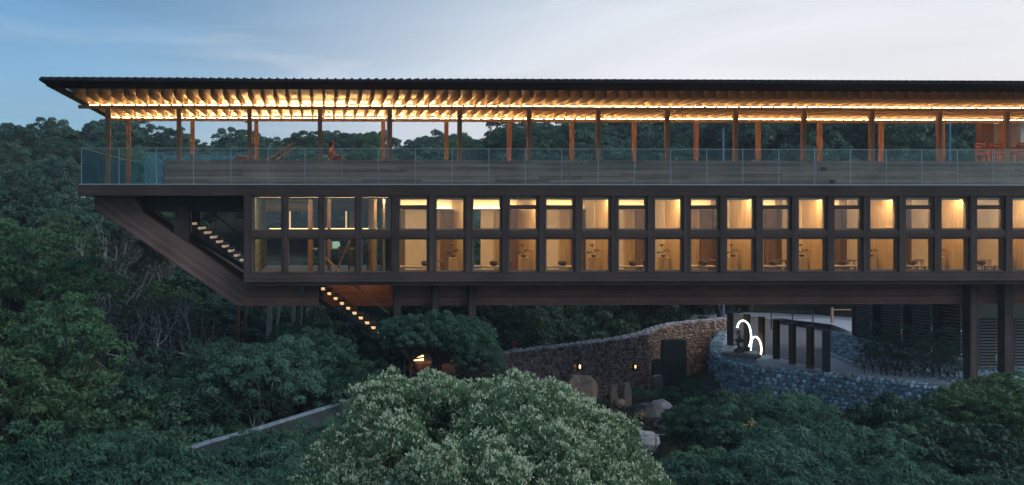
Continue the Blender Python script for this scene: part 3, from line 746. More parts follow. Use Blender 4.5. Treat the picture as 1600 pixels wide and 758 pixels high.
# ------------------------------------------------------------------ things on the terrace
# seated person in profile, facing right
def person():
    base = P(517, 251, 31.0); base.z = 1.70
    t = thing('person', 'person with long auburn hair seated on the terrace in profile, hand on knee', 'person', base)
    def skin(name, verts, edgs, rad, m, sub=2):
        me = bpy.data.meshes.new(name); me.from_pydata(verts, edgs, []); me.materials.append(m)
        o = link(name, me, t); sk = o.modifiers.new('skin', 'SKIN'); ss = o.modifiers.new('sub', 'SUBSURF'); ss.levels = sub; ss.render_levels = sub
        for i, r_ in enumerate(rad): o.data.skin_vertices[0].data[i].radius = (r_ if isinstance(r_, tuple) else (r_, r_))
        o.data.skin_vertices[0].data[0].use_root = True
        sk.use_smooth_shade = True; CH[t.name].append(o); return o
    v = [(0,0,.11),(.01,0,.24),(.035,0,.38),(.03,0,.50),(.045,0,.575),(.06,0,.63),(.075,0,.70),(.07,0,.79),
         (.04,-.15,.50),(.10,-.19,.30),(.30,-.14,.30),(.04,.15,.50),(.10,.19,.30),(.30,.15,.28),
         (.05,-.09,.11),(.36,-.12,.26),(.50,-.10,.05),(.60,-.10,.035),(.05,.09,.11),(.40,.12,.22),(.58,.12,.05),(.68,.12,.035)]
    e = [(0,1),(1,2),(2,3),(3,4),(4,5),(5,6),(6,7),(3,8),(8,9),(9,10),(3,11),(11,12),(12,13),(0,14),(14,15),(15,16),(16,17),(0,18),(18,19),(19,20),(20,21)]
    rr = [(.10,.13),(.085,.12),(.085,.13),(.07,.14),.042,.05,.085,.075,.05,.037,.026,.05,.037,.026,.085,.058,.036,.03,.085,.058,.036,.03]
    body = skin('body', v, e, rr, M['skin'])
    dv = [(0,0,.11),(.01,0,.24),(.035,0,.38),(.035,0,.46),(.06,-.09,.12),(.30,-.11,.245),(.06,.09,.12),(.32,.11,.22)]
    de = [(0,1),(1,2),(2,3),(0,4),(4,5),(0,6),(6,7)]
    skin('dress', dv, de, [(.115,.14),(.095,.13),(.10,.14),(.075,.12),.088,.066,.088,.066], M['dress'])
    hv = [(.055,0,.76),(.02,0,.70),(-.02,0,.58),(-.03,0,.46)]
    skin('hair', hv, [(0,1),(1,2),(2,3)], [(.092,.085),(.085,.09),(.06,.09),(.03,.06)], M['hair'])
    f = MB()   # nose, eyes, mouth, ear on the side of the head
    f.rock((.150,0,.705),.013,.010,.018, random.Random(1)); f.rock((.143,0,.672),.008,.018,.006, random.Random(2))
    part(t, f, 'face_features', M['skin'])
    for s in (-1,1):
        part(t, MB().rock((.145,s*.033,.725),.006,.010,.007, random.Random(3)), 'eye', M['dark'])
        part(t, MB().rock((.07,s*.083,.70),.02,.012,.03, random.Random(3)), 'ear', M['skin'])
        for i, L_ in enumerate((.07,.08,.075,.06)):
            yb = s*.145+(-.03+.02*i); zb = .29
            part(t, MB().tube([(.30,yb,zb),(.30+L_*.5,yb,zb+.005),(.30+L_*.9,yb,zb-.025)], [.009,.008,.006], 5), 'finger', M['skin'])
        part(t, MB().tube([(.30,s*.145-.045,.30),(.33,s*.145-.06,.29),(.35,s*.145-.06,.275)], [.011,.009,.007], 5), 'thumb', M['skin'])
    return t
person()
# orange timber chest and loading rails
ch = thing('timber_chest', 'orange timber box on the terrace left of the second pair of columns', 'box', (PX(378,30.0), 30.0, 1.702))
part(ch, MB().box(-.22,.18,-.2,.2,0,.14), 'body', M['chair'], .008); part(ch, MB().box(.182,.22,-.2,.2,0,.16), 'end_board', M['cushion'], .004)
part(ch, MB().box(-.23,.18,-.21,.21,.142,.165), 'lid', M['chair'], .004)
rl = thing('sloping_handrail', 'pair of sloping timber handrails rising above the terrace between columns', 'handrail', (PX(430,31.2), 31.2, 1.702))
c0 = Vector(rl.location)
part(rl, MB().bar(P(416,250,31.0)-c0, P(461,222,31.0)-c0, .045), 'upper_rail', M['rafter'])
part(rl, MB().bar(P(431,250,31.4)-c0, P(463,229,31.4)-c0, .045), 'lower_rail', M['rafter'])
part(rl, MB().bar(P(441,231,31.2)-c0, P(450,229,31.2)-c0, .04), 'cross_piece', M['chair'])
part(rl, MB().bar(P(445,232,31.0)-c0, P(445,251,31.0)-c0, .03), 'rail_post', M['rafter'])
# cafe end: wall piers; pale sheets stand for the brightness of the openings
cf = thing('terrace_pavilion', 'dark timber pavilion with pale openings at the right end of the terrace', 'pavilion', (PX(1565,33.4), 33.6, 1.702))
c0 = Vector(cf.location)
def cbox(u0, u1, v0, v1, y0, y1, name, m):
    a, b2 = P(u0, v1, y0), P(u1, v0, y0)
    part(cf, MB().box(a.x-c0.x, b2.x-c0.x, y0-c0.y, y1-c0.y, max(0,a.z-c0.z), b2.z-c0.z), name, m, .006)
cbox(1533,1553,185,252,33.0,33.3,'pier',M['brown'])
cbox(1574,1594,185,252,33.0,33.3,'pier',M['wooddark'])
cbox(1553.5,1573.5,188,252,33.5,33.55,'pale_opening_sheet',M['white'])
cbox(1594.5,1640,188,226,33.5,33.55,'pale_opening_sheet',M['white'])
cbox(1594.5,1640,226.5,252,33.4,33.5,'counter',M['brown'])
cbox(1553,1574,185,189.5,33.1,33.4,'lintel',M['wood'])
cbox(1594,1640,185,189.5,33.1,33.4,'lintel',M['wood'])
part(cf, MB().box(P(1553,0,33.05).x-c0.x+.03, P(1560,0,33.05).x-c0.x, 33.0-c0.y, 33.08-c0.y, P(1555,193,33).z-c0.z, P(1555,190,33).z-c0.z), 'spotlight', M['panel'])
def mk_chair(loc, rz, label):
    t = thing('terrace_chair', label, 'chair', loc, 'orange timber chairs at the terrace end', rz)
    part(t, MB().box(-.24,.24,-.24,.24,.36,.40), 'seat', M['chair'], .01)
    for s in (-1,1):
        part(t, MB().bar((s*.22,-.22,.0),(s*.22,-.26,.78),.045), 'rear_leg', M['chair'])
        part(t, MB().bar((s*.24,.22,.0),(s*.24,.20,.56),.045), 'front_leg', M['chair'])
        part(t, MB().box(s*.24-.035,s*.24+.035,-.25,.26,.562,.59), 'armrest', M['chair'], .006)
    for z in (.50,.60,.70): part(t, MB().box(-.195,.195,-.262,-.235,z,z+.06), 'back_slat', M['chair'])
    return t
for i, (u_, rz, lb) in enumerate(((1543,0.3,'orange timber armchair farthest left beside the dark pier'),(1564,-.3,'orange timber armchair before the pale opening'),(1582,.8,'orange timber armchair before the second dark pier'),(1597,2.8,'orange timber armchair cut by the right edge of the picture'))):
    mk_chair((PX(u_,30.6+.2*(i%2)), 30.6+.2*(i%2), 1.702), rz+math.pi, lb)
# small red boxes by the parapet (uplights)
for (u_, v_, lb) in ((1288,264,'small red-brown lamp box on the parapet face, upper of two'),(1302,284,'small red-brown lamp box at the foot of the parapet, lower of two')):
    p = P(u_, v_, 28.7); t = thing('lamp_box', lb, 'lamp box', (p.x, 28.72, p.z-.06), 'small lamp boxes on the parapet')
    part(t, MB().box(-.06,.06,-.05,.075,0,.12), 'housing', M['dress'], .006); part(t, MB().box(-.045,.045,-.056,-.051,.015,.105), 'cover', M['brown'])
# distant poles
for (u_, vt, y, lb) in ((388,192,42,'thin pale lamp pole rising behind the terrace near the second column pair'),(606,188,42,'blue-grey lamp pole behind the terrace right of the seated person'),(1484,196,42,'slim blue lamp pole behind the right part of the terrace'),(1130,205,44,'short blue lamp pole behind the terrace middle')):
    p = P(u_, vt, y); g = Gz(p.x, y)
    t = thing('lamp_post', lb, 'lamp post', (p.x, y, g))
    part(t, MB().tube([(0,0,0),(0,0,p.z-g)], [.07,.045], 8), 'pole', M['bluepost'])
    if u_ < 1000: part(t, MB().box(-.16,.16,-.07,.07,p.z-g,p.z-g+.07), 'lamp_head', M['bluepost'], .01)
    else: part(t, MB().lathe([(0,p.z-g),(.06,p.z-g),(.05,p.z-g+.10),(0,p.z-g+.12)], sides=8), 'cap', M['bluepost'])
    if u_ == 606: part(t, MB().box(-.16,.12,-.1,.1,p.z-g-.75,p.z-g-.45), 'speaker_box', M['bluepost'], .02)

exec_rest = True
# ------------------------------------------------------------------ stone walls, path, bank
def resample(pts, step):
    out_ = [Vector(pts[0])]
    for a, b2 in zip(pts[:-1], pts[1:]):
        a, b2 = Vector(a), Vector(b2); n = max(1, int((b2-a).length/step))
        out_ += [a.lerp(b2, (i+1)/n) for i in range(n)]
    return out_
def smooth_path(pts, it=2):
    pts = [Vector(p) for p in pts]
    for _ in range(it):
        o_ = [pts[0]]
        for a, b2 in zip(pts[:-1], pts[1:]): o_ += [a.lerp(b2,.25), a.lerp(b2,.75)]
        o_.append(pts[-1]); pts = o_
    return pts
def stone_wall(name, label, rim, h, thick, m_core, m_st, m_cope, size, side, rng, indiv=0, warm=None):
    """rim: polyline of the visible top edge; side=+1 when the visible face lies right of the walking direction"""
    root = empty(name, (rim[0].x, rim[0].y, rim[0].z-h)); tag(root, label, 'wall'); off = Vector(root.location)
    pts = resample(smooth_path(rim, 2), .5)
    N = []
    for i, p in enumerate(pts):
        d = pts[min(i+1,len(pts)-1)]-pts[max(i-1,0)]; d.z = 0; d.normalize(); N.append(Vector((d.y,-d.x,0))*side)
    core = MB()
    for i, (p, n_) in enumerate(zip(pts, N)):
        a = p-n_*.03; b2 = p-n_*thick
        core.v += [(a.x,a.y,a.z-h),(a.x,a.y,a.z-.02),(b2.x,b2.y,b2.z-.02),(b2.x,b2.y,b2.z-h)]
        if i:
            k_ = 4*(i-1)
            for j in range(4):
                q_ = (j+1)%4; core.f.append((k_+j,k_+q_,k_+4+q_,k_+4+j)); core.m.append(0)
    core.f += [(0,1,2,3), tuple(len(core.v)-4+j for j in (3,2,1,0))]; core.m += [0,0]
    o = core.build('wall_core', m_core, root); o.location = -off
    st = MB(); cp = MB(); k_ = 0; variants = None
    if indiv:
        variants = []
        for j in range(6):
            variants.append(MB().rock((0,0,0), size*.62, size*.3, size*.45, rng, seg=7, rings=3).mesh('stone', m_st))
    for i in range(len(pts)-1):
        a, b2, n_ = pts[i], pts[i+1], N[i]; L_ = (b2-a).length; dirv = (b2-a)/L_
        nc = max(1, int(round(L_/size)))
        nr = int(h/(size*.8))
        for r_ in range(nr):
            for c in range(nc):
                s = (c+.5+rng.uniform(-.3,.3)+(r_%2)*.5)/nc*L_
                p = a+dirv*s+n_*rng.uniform(-.02,.03); z = p.z-size*.4-(r_+rng.uniform(-.2,.2))*size*.8
                if indiv and k_ < indiv and r_ < 6:
                    so_ = link('stone', variants[k_%6], root, loc=Vector((p.x,p.y,z))-off)
                    so_.rotation_euler = (rng.uniform(-.3,.3), rng.uniform(-.4,.4), math.atan2(dirv.y,dirv.x)+rng.uniform(-.2,.2)); s_ = rng.uniform(.75,1.2); so_.scale = (s_,s_,s_*rng.uniform(.8,1.1)); k_ += 1
                else:
                    k3 = rng.uniform(.7,1.35); st.rock((p.x,p.y,z), size*k3*rng.uniform(.36,.62), size*rng.uniform(.22,.5), size*k3*rng.uniform(.30,.48), rng)
        # coping stones over the whole thickness
        nt_ = max(1, int(thick/(size*.9)))
        for c in range(nc):
            for r_ in range(nt_):
                p = a+dirv*((c+rng.uniform(.2,.8))/nc*L_)-n_*((r_+rng.uniform(.2,.8))/nt_*thick)
                cp.rock((p.x,p.y,p.z+rng.uniform(-.01,.02)), size*.5, size*.5, size*.22, rng)
    o = st.build('stones', m_st, root); o.location = -off; o['kind'] = 'stuff'
    o = cp.build('coping_stones', m_cope, root); o.location = -off; o['kind'] = 'stuff'
    return root, pts, N
rs = random.Random(11)
ZW = -5.2
rim1 = [PZ(715,562,ZW), PZ(770,555,ZW), PZ(850,545,ZW), PZ(930,536,ZW), PZ(985,528,ZW), PZ(1012,522,ZW)]
w1, p1, n1 = stone_wall('courtyard_wall', 'dark stone-filled wall with pale coping and two small lamps behind the foreground tree', rim1, 3.2, .5, M['stoneA'], M['stoneA'], M['coping'], .17, 1, rs)
rim1b = [PZ(1013,522,ZW), PZ(1030,514,ZW), PZ(1055,507,ZW), PZ(1085,503,ZW), PZ(1140,498,ZW)]
w1b, _, _ = stone_wall('curved_wall', 'reddish-lit curved stone wall with pale coping left of the white neon arcs', rim1b, 3.0, .5, M['stoneA'], M['warmstone'], M['coping'], .17, 1, rs)  # reddish light on this stretch is put into the stone colour
ZP = -5.75
rim2 = [PZ(1145,507,ZP), PZ(1126,515,ZP), PZ(1112,532,ZP), PZ(1110,548,ZP), PZ(1130,567,ZP), PZ(1180,575,ZP), PZ(1240,579,ZP), PZ(1300,585,ZP), PZ(1370,593,ZP), PZ(1450,602,ZP), PZ(1520,611,ZP), PZ(1620,626,ZP)]
w2, p2, n2 = stone_wall('retaining_wall', 'blue-grey rubble retaining wall with rounded end carrying the dark posts and path', rim2, 4.0, .45, M['stoneB'], M['stoneB'], M['stoneB'], .19, 1, rs, indiv=290, warm=(4,11))
# path surface inside the rim
pm = MB(); back = PZ(1145,500,ZP)
bpts = [Vector((34,27,ZP)), Vector((36,50,ZP)), Vector((20,52,ZP))]
ring = [p-n_*.42 for p, n_ in zip(p2, n2)]
pm.v = [(p.x,p.y,ZP-.03) for p in ring]+[(34,31,ZP-.03),(40,52,ZP-.03),(18,52,ZP-.03)]
pm.f = [tuple(range(len(pm.v)))]; pm.m = [0]
tag(pm.build('path', M['path']), kind='structure', label='pale curving path on top of the retaining wall')
# gravel bank between path and louvres
lowr = [PZ(1296,556,ZP-.035), PZ(1345,576,ZP-.035), PZ(1420,589,ZP-.035), PZ(1500,600,ZP-.035), PZ(1640,622,ZP-.035)]
topr = [P(1290,517,38.0), P(1330,525,37.0), P(1400,541,35.3), P(1462,552,34.2), P(1640,572,32.5)]
bm = MB(); nu, nv = 60, 14; rb = random.Random(9)
def pl(lst, t):
    t *= len(lst)-1; i = min(int(t), len(lst)-2); return lst[i].lerp(lst[i+1], t-i)
for i in range(nu+1):
    for j in range(nv+1):
        p = pl(lowr, i/nu).lerp(pl(topr, i/nu), j/nv); p.z += rb.uniform(-.03,.03)+.12*math.sin(math.pi*j/nv)
        bm.v.append(tuple(p))
for i in range(nu):
    for j in range(nv):
        a = i*(nv+1)+j; bm.f.append((a,a+nv+1,a+nv+2,a+1)); bm.m.append(0)
tag(bm.build('gravel_bank_ground', M['gravel'], smooth=True), kind='structure', label='blue-grey gravel bank rising from the path to the louvred wall')
gb = MB()
for _ in range(2600):
    i, j = rb.random(), rb.random(); p = pl(lowr, i).lerp(pl(topr, i), j); s = rb.uniform(.04,.10)
    gb.rock((p.x,p.y,p.z+.12*math.sin(math.pi*j)), s, s, s*.7, rb, seg=4, rings=2)
tag(gb.build('gravel', M['stoneB']), 'loose blue-grey stones scattered over the bank', 'stones', kind='stuff')
# kerb of path
kb = MB(); kp = [PZ(1297,555,ZP), PZ(1345,574,ZP), PZ(1420,587,ZP)]
for a, b2 in zip(kp[:-1], kp[1:]): kb.bar(a+Vector((0,0,.03)), b2+Vector((0,0,.03)), .1, .12)
tag(kb.build('path_kerb', M['white']), kind='structure', label='pale kerb along the path')
# upper path stretch behind
up = MB(); ua = [P(1222,498,46), P(1300,507,43), P(1345,524,38.2)]; ub = [P(1222,494,50), P(1300,497,47.5), P(1345,505,44)]
up.v = [tuple(p) for p in ua]+[tuple(p) for p in ub]; up.f = [(0,1,4,3),(1,2,5,4)]; up.m = [0,0]
tag(up.build('upper_path', M['path']), kind='structure', label='pale path passing beneath the building')

# posts of the entrance screen with panels
tops = [(1141,488,538),(1167,491,546),(1190,495,553),(1213,499,559),(1238,505,567),(1266,509,574),(1291,516,581)]
sc_ = thing('post_screen', 'row of seven dark posts with dim panels stepping along the retaining wall', 'screen', PZ(1213,559,ZP))
c0 = Vector(sc_.location); pp = []
for (u_, vt, vb) in tops:
    p = PZ(u_, vb, ZP+.02); hgt = (vb-vt)/F*p.y*1.0
    pp.append((p, hgt))
for i, (p, hgt) in enumerate(pp):
    d = (pp[min(i+1,6)][0]-pp[max(i-1,0)][0]); ang = math.atan2(d.y, d.x)
    m_ = MB().box(-.05,.05,-.13,.13,-.3,hgt).mesh('post', M['brown'] if i % 3 else M['dark'])
    o = link('post', m_, sc_, bevel=.006, loc=p-c0); o.rotation_euler = (0,0,ang-.5); CH[sc_.name].append(o)
    cpm = MB().box(-.06,.06,-.14,.14,hgt+.002,hgt+.03).mesh('post_cap', M['slat'])
    o2 = link('post_cap', cpm, o)
    if i < 6:
        q2, h2 = pp[i+1]
        a = p-c0; b2 = q2-c0
        if True:
            part(sc_, MB().hexa([a+Vector((0,.02,.05)), b2+Vector((0,.02,.05)), b2+Vector((0,.04,.05)), a+Vector((0,.04,.05)), a+Vector((0,.02,hgt-.02)), b2+Vector((0,.02,h2-.02)), b2+Vector((0,.04,h2-.02)), a+Vector((0,.04,hgt-.02))]),
             'mesh_panel', M['meshp'] if 'meshp' in M else M.setdefault('meshp', glass('mesh_panel', (.80,.76,.74), .0001, (.14,.11,.10), .14)))
# neon arcs
def arc(pts, name, label):
    c = Vector(pts[-1]); t = thing(name, label, 'light sculpture', c, 'white neon arcs')
    sp = smooth_path([Vector(p) for p in pts], 3)
    part(t, MB().tube([p-c for p in sp], .032, 8), 'neon_tube', M['neon'], smooth=True)
    part(t, MB().lathe([(0,-.02),(.08,-.02),(.08,.03),(0,.04)]), 'foot', M['dark'])
YA = 36.2
arc([P(1152,512,YA),P(1154,504,YA),P(1161,500,YA),P(1169,505,YA),P(1173,516,YA),P(1174,530,YA),P(1170,543,YA-.1)], 'neon_arc', 'taller glowing white arc leaning over the small bonsai on the wall end')
arc([P(1173,548,YA-.4),P(1174,532,YA-.4),P(1178,526,YA-.4),P(1184,527,YA-.4),P(1189,537,YA-.4),P(1190,548,YA-.4),P(1188,556,YA-.4)], 'neon_arc', 'lower glowing white arc standing right of the taller one')
# stone ledge in front and the bonsai rock
lg = thing('stone_ledge', 'pale flat stone bench on the rounded wall end under the neon arcs', 'bench', PZ(1155,566,ZP))
c0 = Vector(lg.location); a, b2 = P(1127,550,34.9), P(1182,566,34.0)
dv_ = (b2-a); dv_.z = 0; nn_ = Vector((-dv_.y, dv_.x, 0)).normalized()*.55
a.z = b2.z = ZP+.12
part(lg, MB().hexa([a-c0, b2-c0, b2+nn_-c0, a+nn_-c0, a-c0+Vector((0,0,.14)), b2-c0+Vector((0,0,.14)), b2+nn_-c0+Vector((0,0,.14)), a+nn_-c0+Vector((0,0,.14))]), 'seat_slab', M['warmstone'], .015)
part(lg, MB().hexa([a+dv_*.1-c0-Vector((0,0,.3)), b2-dv_*.1-c0-Vector((0,0,.3)), b2-dv_*.1+nn_*.8-c0-Vector((0,0,.3)), a+dv_*.1+nn_*.8-c0-Vector((0,0,.3)), a+dv_*.1-c0+nn_*.1, b2-dv_*.1-c0+nn_*.1, b2-dv_*.1+nn_*.8-c0, a+dv_*.1+nn_*.8-c0]), 'base', M['stoneB'])
bs = P(1155,552,34.9); bs.z = ZP+.262
bn = thing('bonsai', 'gnarled dark bonsai with a blue-grey rock and a branch leaning left', 'bonsai', bs)
rr_ = random.Random(2); mbk = MB(); 
for c, s in (((0,0,.1),.17),((.13,.05,.08),.13),((-.1,.03,.07),.11)): mbk.rock(c, s, s*.8, s*.75, rr_, seg=8, rings=4)
part(bn, mbk, 'rock', M['boulder'])
part(bn, MB().tube([(0,0,.15),(-.05,0,.35),(.05,0,.5),(0,0,.62),(-.06,0,.8)],[.05,.045,.035,.025,.01],6).tube([(-.02,0,.3),(-.2,-.03,.3),(-.42,-.05,.16)],[.025,.02,.008],5), 'trunk', M['bark'])
f = MB()
for c, s in (((.02,0,.62),.17),((-.06,0,.78),.12),((.12,0,.42),.12),((-.10,0,.45),.10),((.22,0,.10),.15),((.38,.05,.08),.12)):
    for _ in range(90):
        p = Vector(c)+Vector((rr_.gauss(0,s*.5), rr_.gauss(0,s*.5), rr_.gauss(0,s*.35)))
        d = Vector((rr_.uniform(-1,1), rr_.uniform(-1,1), rr_.uniform(-.2,.8))).normalized()*.06
        e = d.cross(Vector((rr_.uniform(-1,1),rr_.uniform(-1,1),rr_.uniform(-1,1)))).normalized()*.018
        n = len(f.v); f.v += [tuple(p), tuple(p+d*.5+e), tuple(p+d), tuple(p+d*.5-e)]; f.f.append((n,n+1,n+2,n+3)); f.m.append(0)
part(bn, f, 'foliage', M['leaf_broad'])

# louvred walls
def louvre(name, label, pa, pb, zb, zt_, n, fm):
    t = thing(name, label, 'louvred screen', (pa.x, pa.y, zb)); c0 = Vector(t.location)
    d = pb-pa; d.z = 0; L_ = d.length; d.normalize()
    def pt(s, z, o=0): return Vector((pa.x,pa.y,0))+d*s+Vector((0,o,z))-Vector((c0.x,c0.y,c0.z))
    dzb = (pb.z-pa.z)
    for s in (0, L_): 
        zz = zb+dzb*s/L_-.35
        part(t, MB().bar(pt(s,zz), pt(s,zt_), .16, .12), 'frame_post', fm)
    dz = (zt_-zb)/n
    for i in range(n):
        z = zb+(i+.35)*dz
        if z < zb: continue
        part(t, MB().bar(pt(.08,z,-.02), pt(L_-.08,z,-.02), .10, dz*.42), 'slat', M['slat'])
    part(t, MB().bar(pt(.08,(zb+zt_)/2,.12), pt(L_-.08,(zb+zt_)/2,.12), .04, (zt_-zb)), 'back_board', M['dark'])
    return t
lp = [(1331,37.2,-5.3),(1370,36.2,-5.35),(1418,35.2,-5.5),(1465,34.2,-5.6),(1512,33.4,-5.75)]
nm4 = ['leftmost grey louvred screen beneath the building','second grey louvred screen beneath the building','dim third louvred screen beneath the building','darkest louvred screen beneath the building beside the column']
for i in range(4):
    a, b2 = lp[i], lp[i+1]; pa = Vector((PX(a[0]+4,a[1]),a[1],a[2])); pb = Vector((PX(b2[0]-4,b2[1]),b2[1],b2[2]))
    louvre('louvre_screen', nm4[i], pa, pb, min(a[2],b2[2]), -2.95, 22, M['dark'])
for (ua_, ub_, lb) in ((1525,1563,'louvred screen between the two right columns'),(1580,1622,'louvred screen right of the last column at the picture edge')):
    pa, pb = P(ua_,565,31), P(ub_,565,31)
    louvre('louvre_screen', lb, pa, pb, pa.z-.2, P(1530,498,31).z, 16, M['dark'])
# pale frame post and rail at the far end of the path
fp = thing('timber_gate', 'thin timber rail frame at the far end of the upper path', 'gate', P(1300,508,44)); c0 = Vector(fp.location)
part(fp, MB().bar(P(1300,480,44)-c0, P(1300,512,44)-c0, .1), 'gate_post', M['wood']); part(fp, MB().bar(P(1300,484,44)-c0, P(1329,484,44)-c0, .05), 'top_rail', M['wood'])
part(fp, MB().bar(P(1300,508,44)-c0, P(1329,506,44)-c0, .12), 'bottom_rail', M['white'])
gp2 = thing('guard_rail', 'thin dark guard rail with post behind the dark screen posts', 'railing', PZ(1270,512,ZP)); c0 = Vector(gp2.location)
for u_ in (1205,1238,1270): part(gp2, MB().bar(P(u_,483,43)-c0, P(u_,515,43)-c0, .045), 'rail_post', M['dark'])
for v_ in (486,492,498): part(gp2, MB().bar(P(1205,v_,43)-c0, P(1270,v_,43)-c0, .02), 'wire', M['dark'])

# wall lamps
for (u_, lb) in ((897,'small warm lamp on the dark stone wall, left of two'),(983,'small warm lamp on the dark stone wall, right of two')):
    # find face position along rim
    best = min(zip(p1, n1), key=lambda pn: abs(CX+F*((pn[0].x*math.cos(TH)-pn[0].y*math.sin(TH))/(pn[0].x*math.sin(TH)+pn[0].y*math.cos(TH)))-u_))
    p, n_ = best; yy = p.y+n_.y*.14; z = P(u_,573,yy).z
    t = thing('wall_lamp', lb, 'lamp', (p.x+n_.x*.14, yy, z), 'small warm lamps on the stone wall', math.atan2(n_.y,n_.x)+math.pi/2)
    part(t, MB().box(-.07,.07,-.05,.09,-.16,-.14), 'bracket', M['dark']); part(t, MB().box(-.07,.07,-.06,.09,.10,.125), 'hood', M['dark'])
    part(t, MB().lathe([(0,-.07),(.035,-.06),(.05,0),(.035,.06),(0,.07)], sides=8), 'bulb', M['lamp'], smooth=True)
    part(t, MB().box(-.065,-.055,-.05,.09,-.14,.10).box(.055,.065,-.05,.09,-.14,.10), 'side_plates', M['dark'])
# tall slabs and standing stones before the wall
def slab(u0, u1, v0, v1, y, th, label, m, rag=.03, name='standing_slab', lean=0):
    a, b2 = P(u0, v1, y), P(u1, v0, y); rr = random.Random(int(u0)); g = min(a.z, Gz((a.x+b2.x)/2, y)-.1)
    w = b2.x-a.x; h = b2.z-g
    t = MB(); prof = [(-w/2,0),(w/2,0)]
    for k_ in range(1,6): prof.append((w/2+rr.uniform(-rag,rag)-max(0,k_-4)*rag, h*k_/5.6))
    prof += [(w*(.47 if lean == 0 else .32),h*(.985+rr.uniform(-.01,.01))),(0+lean*w,h),(-w*(.48 if lean == 0 else .38),h*(.97+rr.uniform(-.02,.01)))]
    for k_ in range(5,0,-1): prof.append((-w/2+rr.uniform(-rag,rag), h*k_/5.8))
    t.prism(prof, -th/2, th/2)
    o = t.build(name, m, None, bevel=.02); o.location = ((a.x+b2.x)/2, y, g); tag(o, label, 'stone'); return o
slab(1034,1072,529,592,38.2,.25,'tall dark teal slab standing before the curved wall',M['slab'],.02)
slab(1019,1033,560,592,37.6,.2,'small dark green slab left of the tall dark one',M['slab'],.03)
slab(1019,1034,586,606,36.4,.3,'pale rounded stone at the foot of the small dark slab',M['boulder'],.04)
slab(953,964,601,640,33.6,.28,'pale pointed standing stone left of the pair',M['warmstone'],.03,'standing_stone',.25)
slab(974,985,597,640,33.8,.28,'pale pointed standing stone right of the pair',M['warmstone'],.03,'standing_stone',.1)
def boulder(u_, v_, y, s, label, m, sx=1.3):
    p = P(u_, v_, y); rr = random.Random(int(u_)); o = MB().rock((0,0,0), s*sx, s, s*.75, rr, seg=10, rings=5).build('boulder', m, None, bevel=.03); o.location = p; tag(o, label, 'boulder'); 
    o.rotation_euler = (0,rr.uniform(-.4,.4),rr.uniform(0,3)); return o
boulder(968,630,33.4,.24,'rough pale rock between the two pointed stones',M['warmstone'],.9)
boulder(905,609,34.0,.75,'brown rounded boulder at the foot of the dark wall',M['warmstone'],1.7)
boulder(1014,648,31.8,.55,'dark tilted boulder right of the pointed stones',M['boulder'],1.4)
boulder(1040,662,31.2,.42,'grey boulder under the white rail',M['boulder'],1.2)
boulder(1005,690,30.2,.5,'pale boulder below the white rail',M['coping'],1.4)
boulder(1035,634,32.4,.3,'small light rock at the edge of the green tree',M['coping'],1.3)
boulder(1062,650,31.6,.35,'pinkish small rock beside the feathery tree',M['warmstone'],1.2)
boulder(985,705,29.6,.35,'small pale rock at the foot of the slope',M['coping'],1.2)
wr = thing('white_rail', 'thin white horizontal rail in front of the boulders', 'railing', P(1010,690,30)); c0 = Vector(wr.location)
part(wr, MB().tube([P(978,680,29.8)-c0, P(1046,679,29.8)-c0], .022, 6), 'rail', M['white'])
for u_ in (985,1025): part(wr, MB().tube([P(u_,680,29.8)-c0, P(u_,712,29.8)-c0], .018, 5), 'rail_post', M['slat'])
# curved timber post at the left end of the dark wall
cpz = thing('hooped_post', 'pale hooped timber post at the left end of the stone wall coping', 'post', P(775,596,32.4)); c0 = Vector(cpz.location)
part(cpz, MB().tube([P(769,596,32.4)-c0,P(768,560,32.4)-c0,P(770,550,32.4)-c0,P(775,546,32.4)-c0,P(779,552,32.4)-c0,P(780,596,32.4)-c0], .05, 6), 'hoop', M['redbark'], smooth=True)
part(cpz, MB().tube([P(774,553,32.7)-c0,P(775,596,32.7)-c0], .09, 7), 'core', M['bark'])
# long low garden wall with pale top, lower left
def ribbon_wall(pts, label):
    root = thing('garden_wall', label, 'wall', pts[0]-Vector((0,0,1.6))); c0 = Vector(root.location)
    for i, (a, b2) in enumerate(zip(pts[:-1], pts[1:])):
        d = (b2-a); d.z = 0; n_ = Vector((-d.y,d.x,0)).normalized()*.15
        up_ = Vector((0,0,.07))
        part(root, MB().hexa([a-c0,b2-c0,b2-c0+n_,a-c0+n_,a-c0+up_,b2-c0+up_,b2-c0+n_+up_,a-c0+n_+up_]), 'coping', M['bluecoping'], .01)
        dn = Vector((0,0,-2.2)); up2 = Vector((0,0,-.004)); k_ = n_*.1
        part(root, MB().hexa([a-c0+k_+dn,b2-c0+k_+dn,b2-c0+n_*.9+dn,a-c0+n_*.9+dn,a-c0+k_+up2,b2-c0+k_+up2,b2-c0+n_*.9+up2,a-c0+n_*.9+up2]), 'wall_body', M['slab'])
gw = [P(255,720,22.5), P(300,703,23.2), P(330,693,23.6), P(400,674,24.4), P(465,654,25.2), P(510,640,25.8), P(550,627,26.2)]
ribbon_wall(gw, 'low garden wall with pale blue coping running diagonally through the lower left trees')

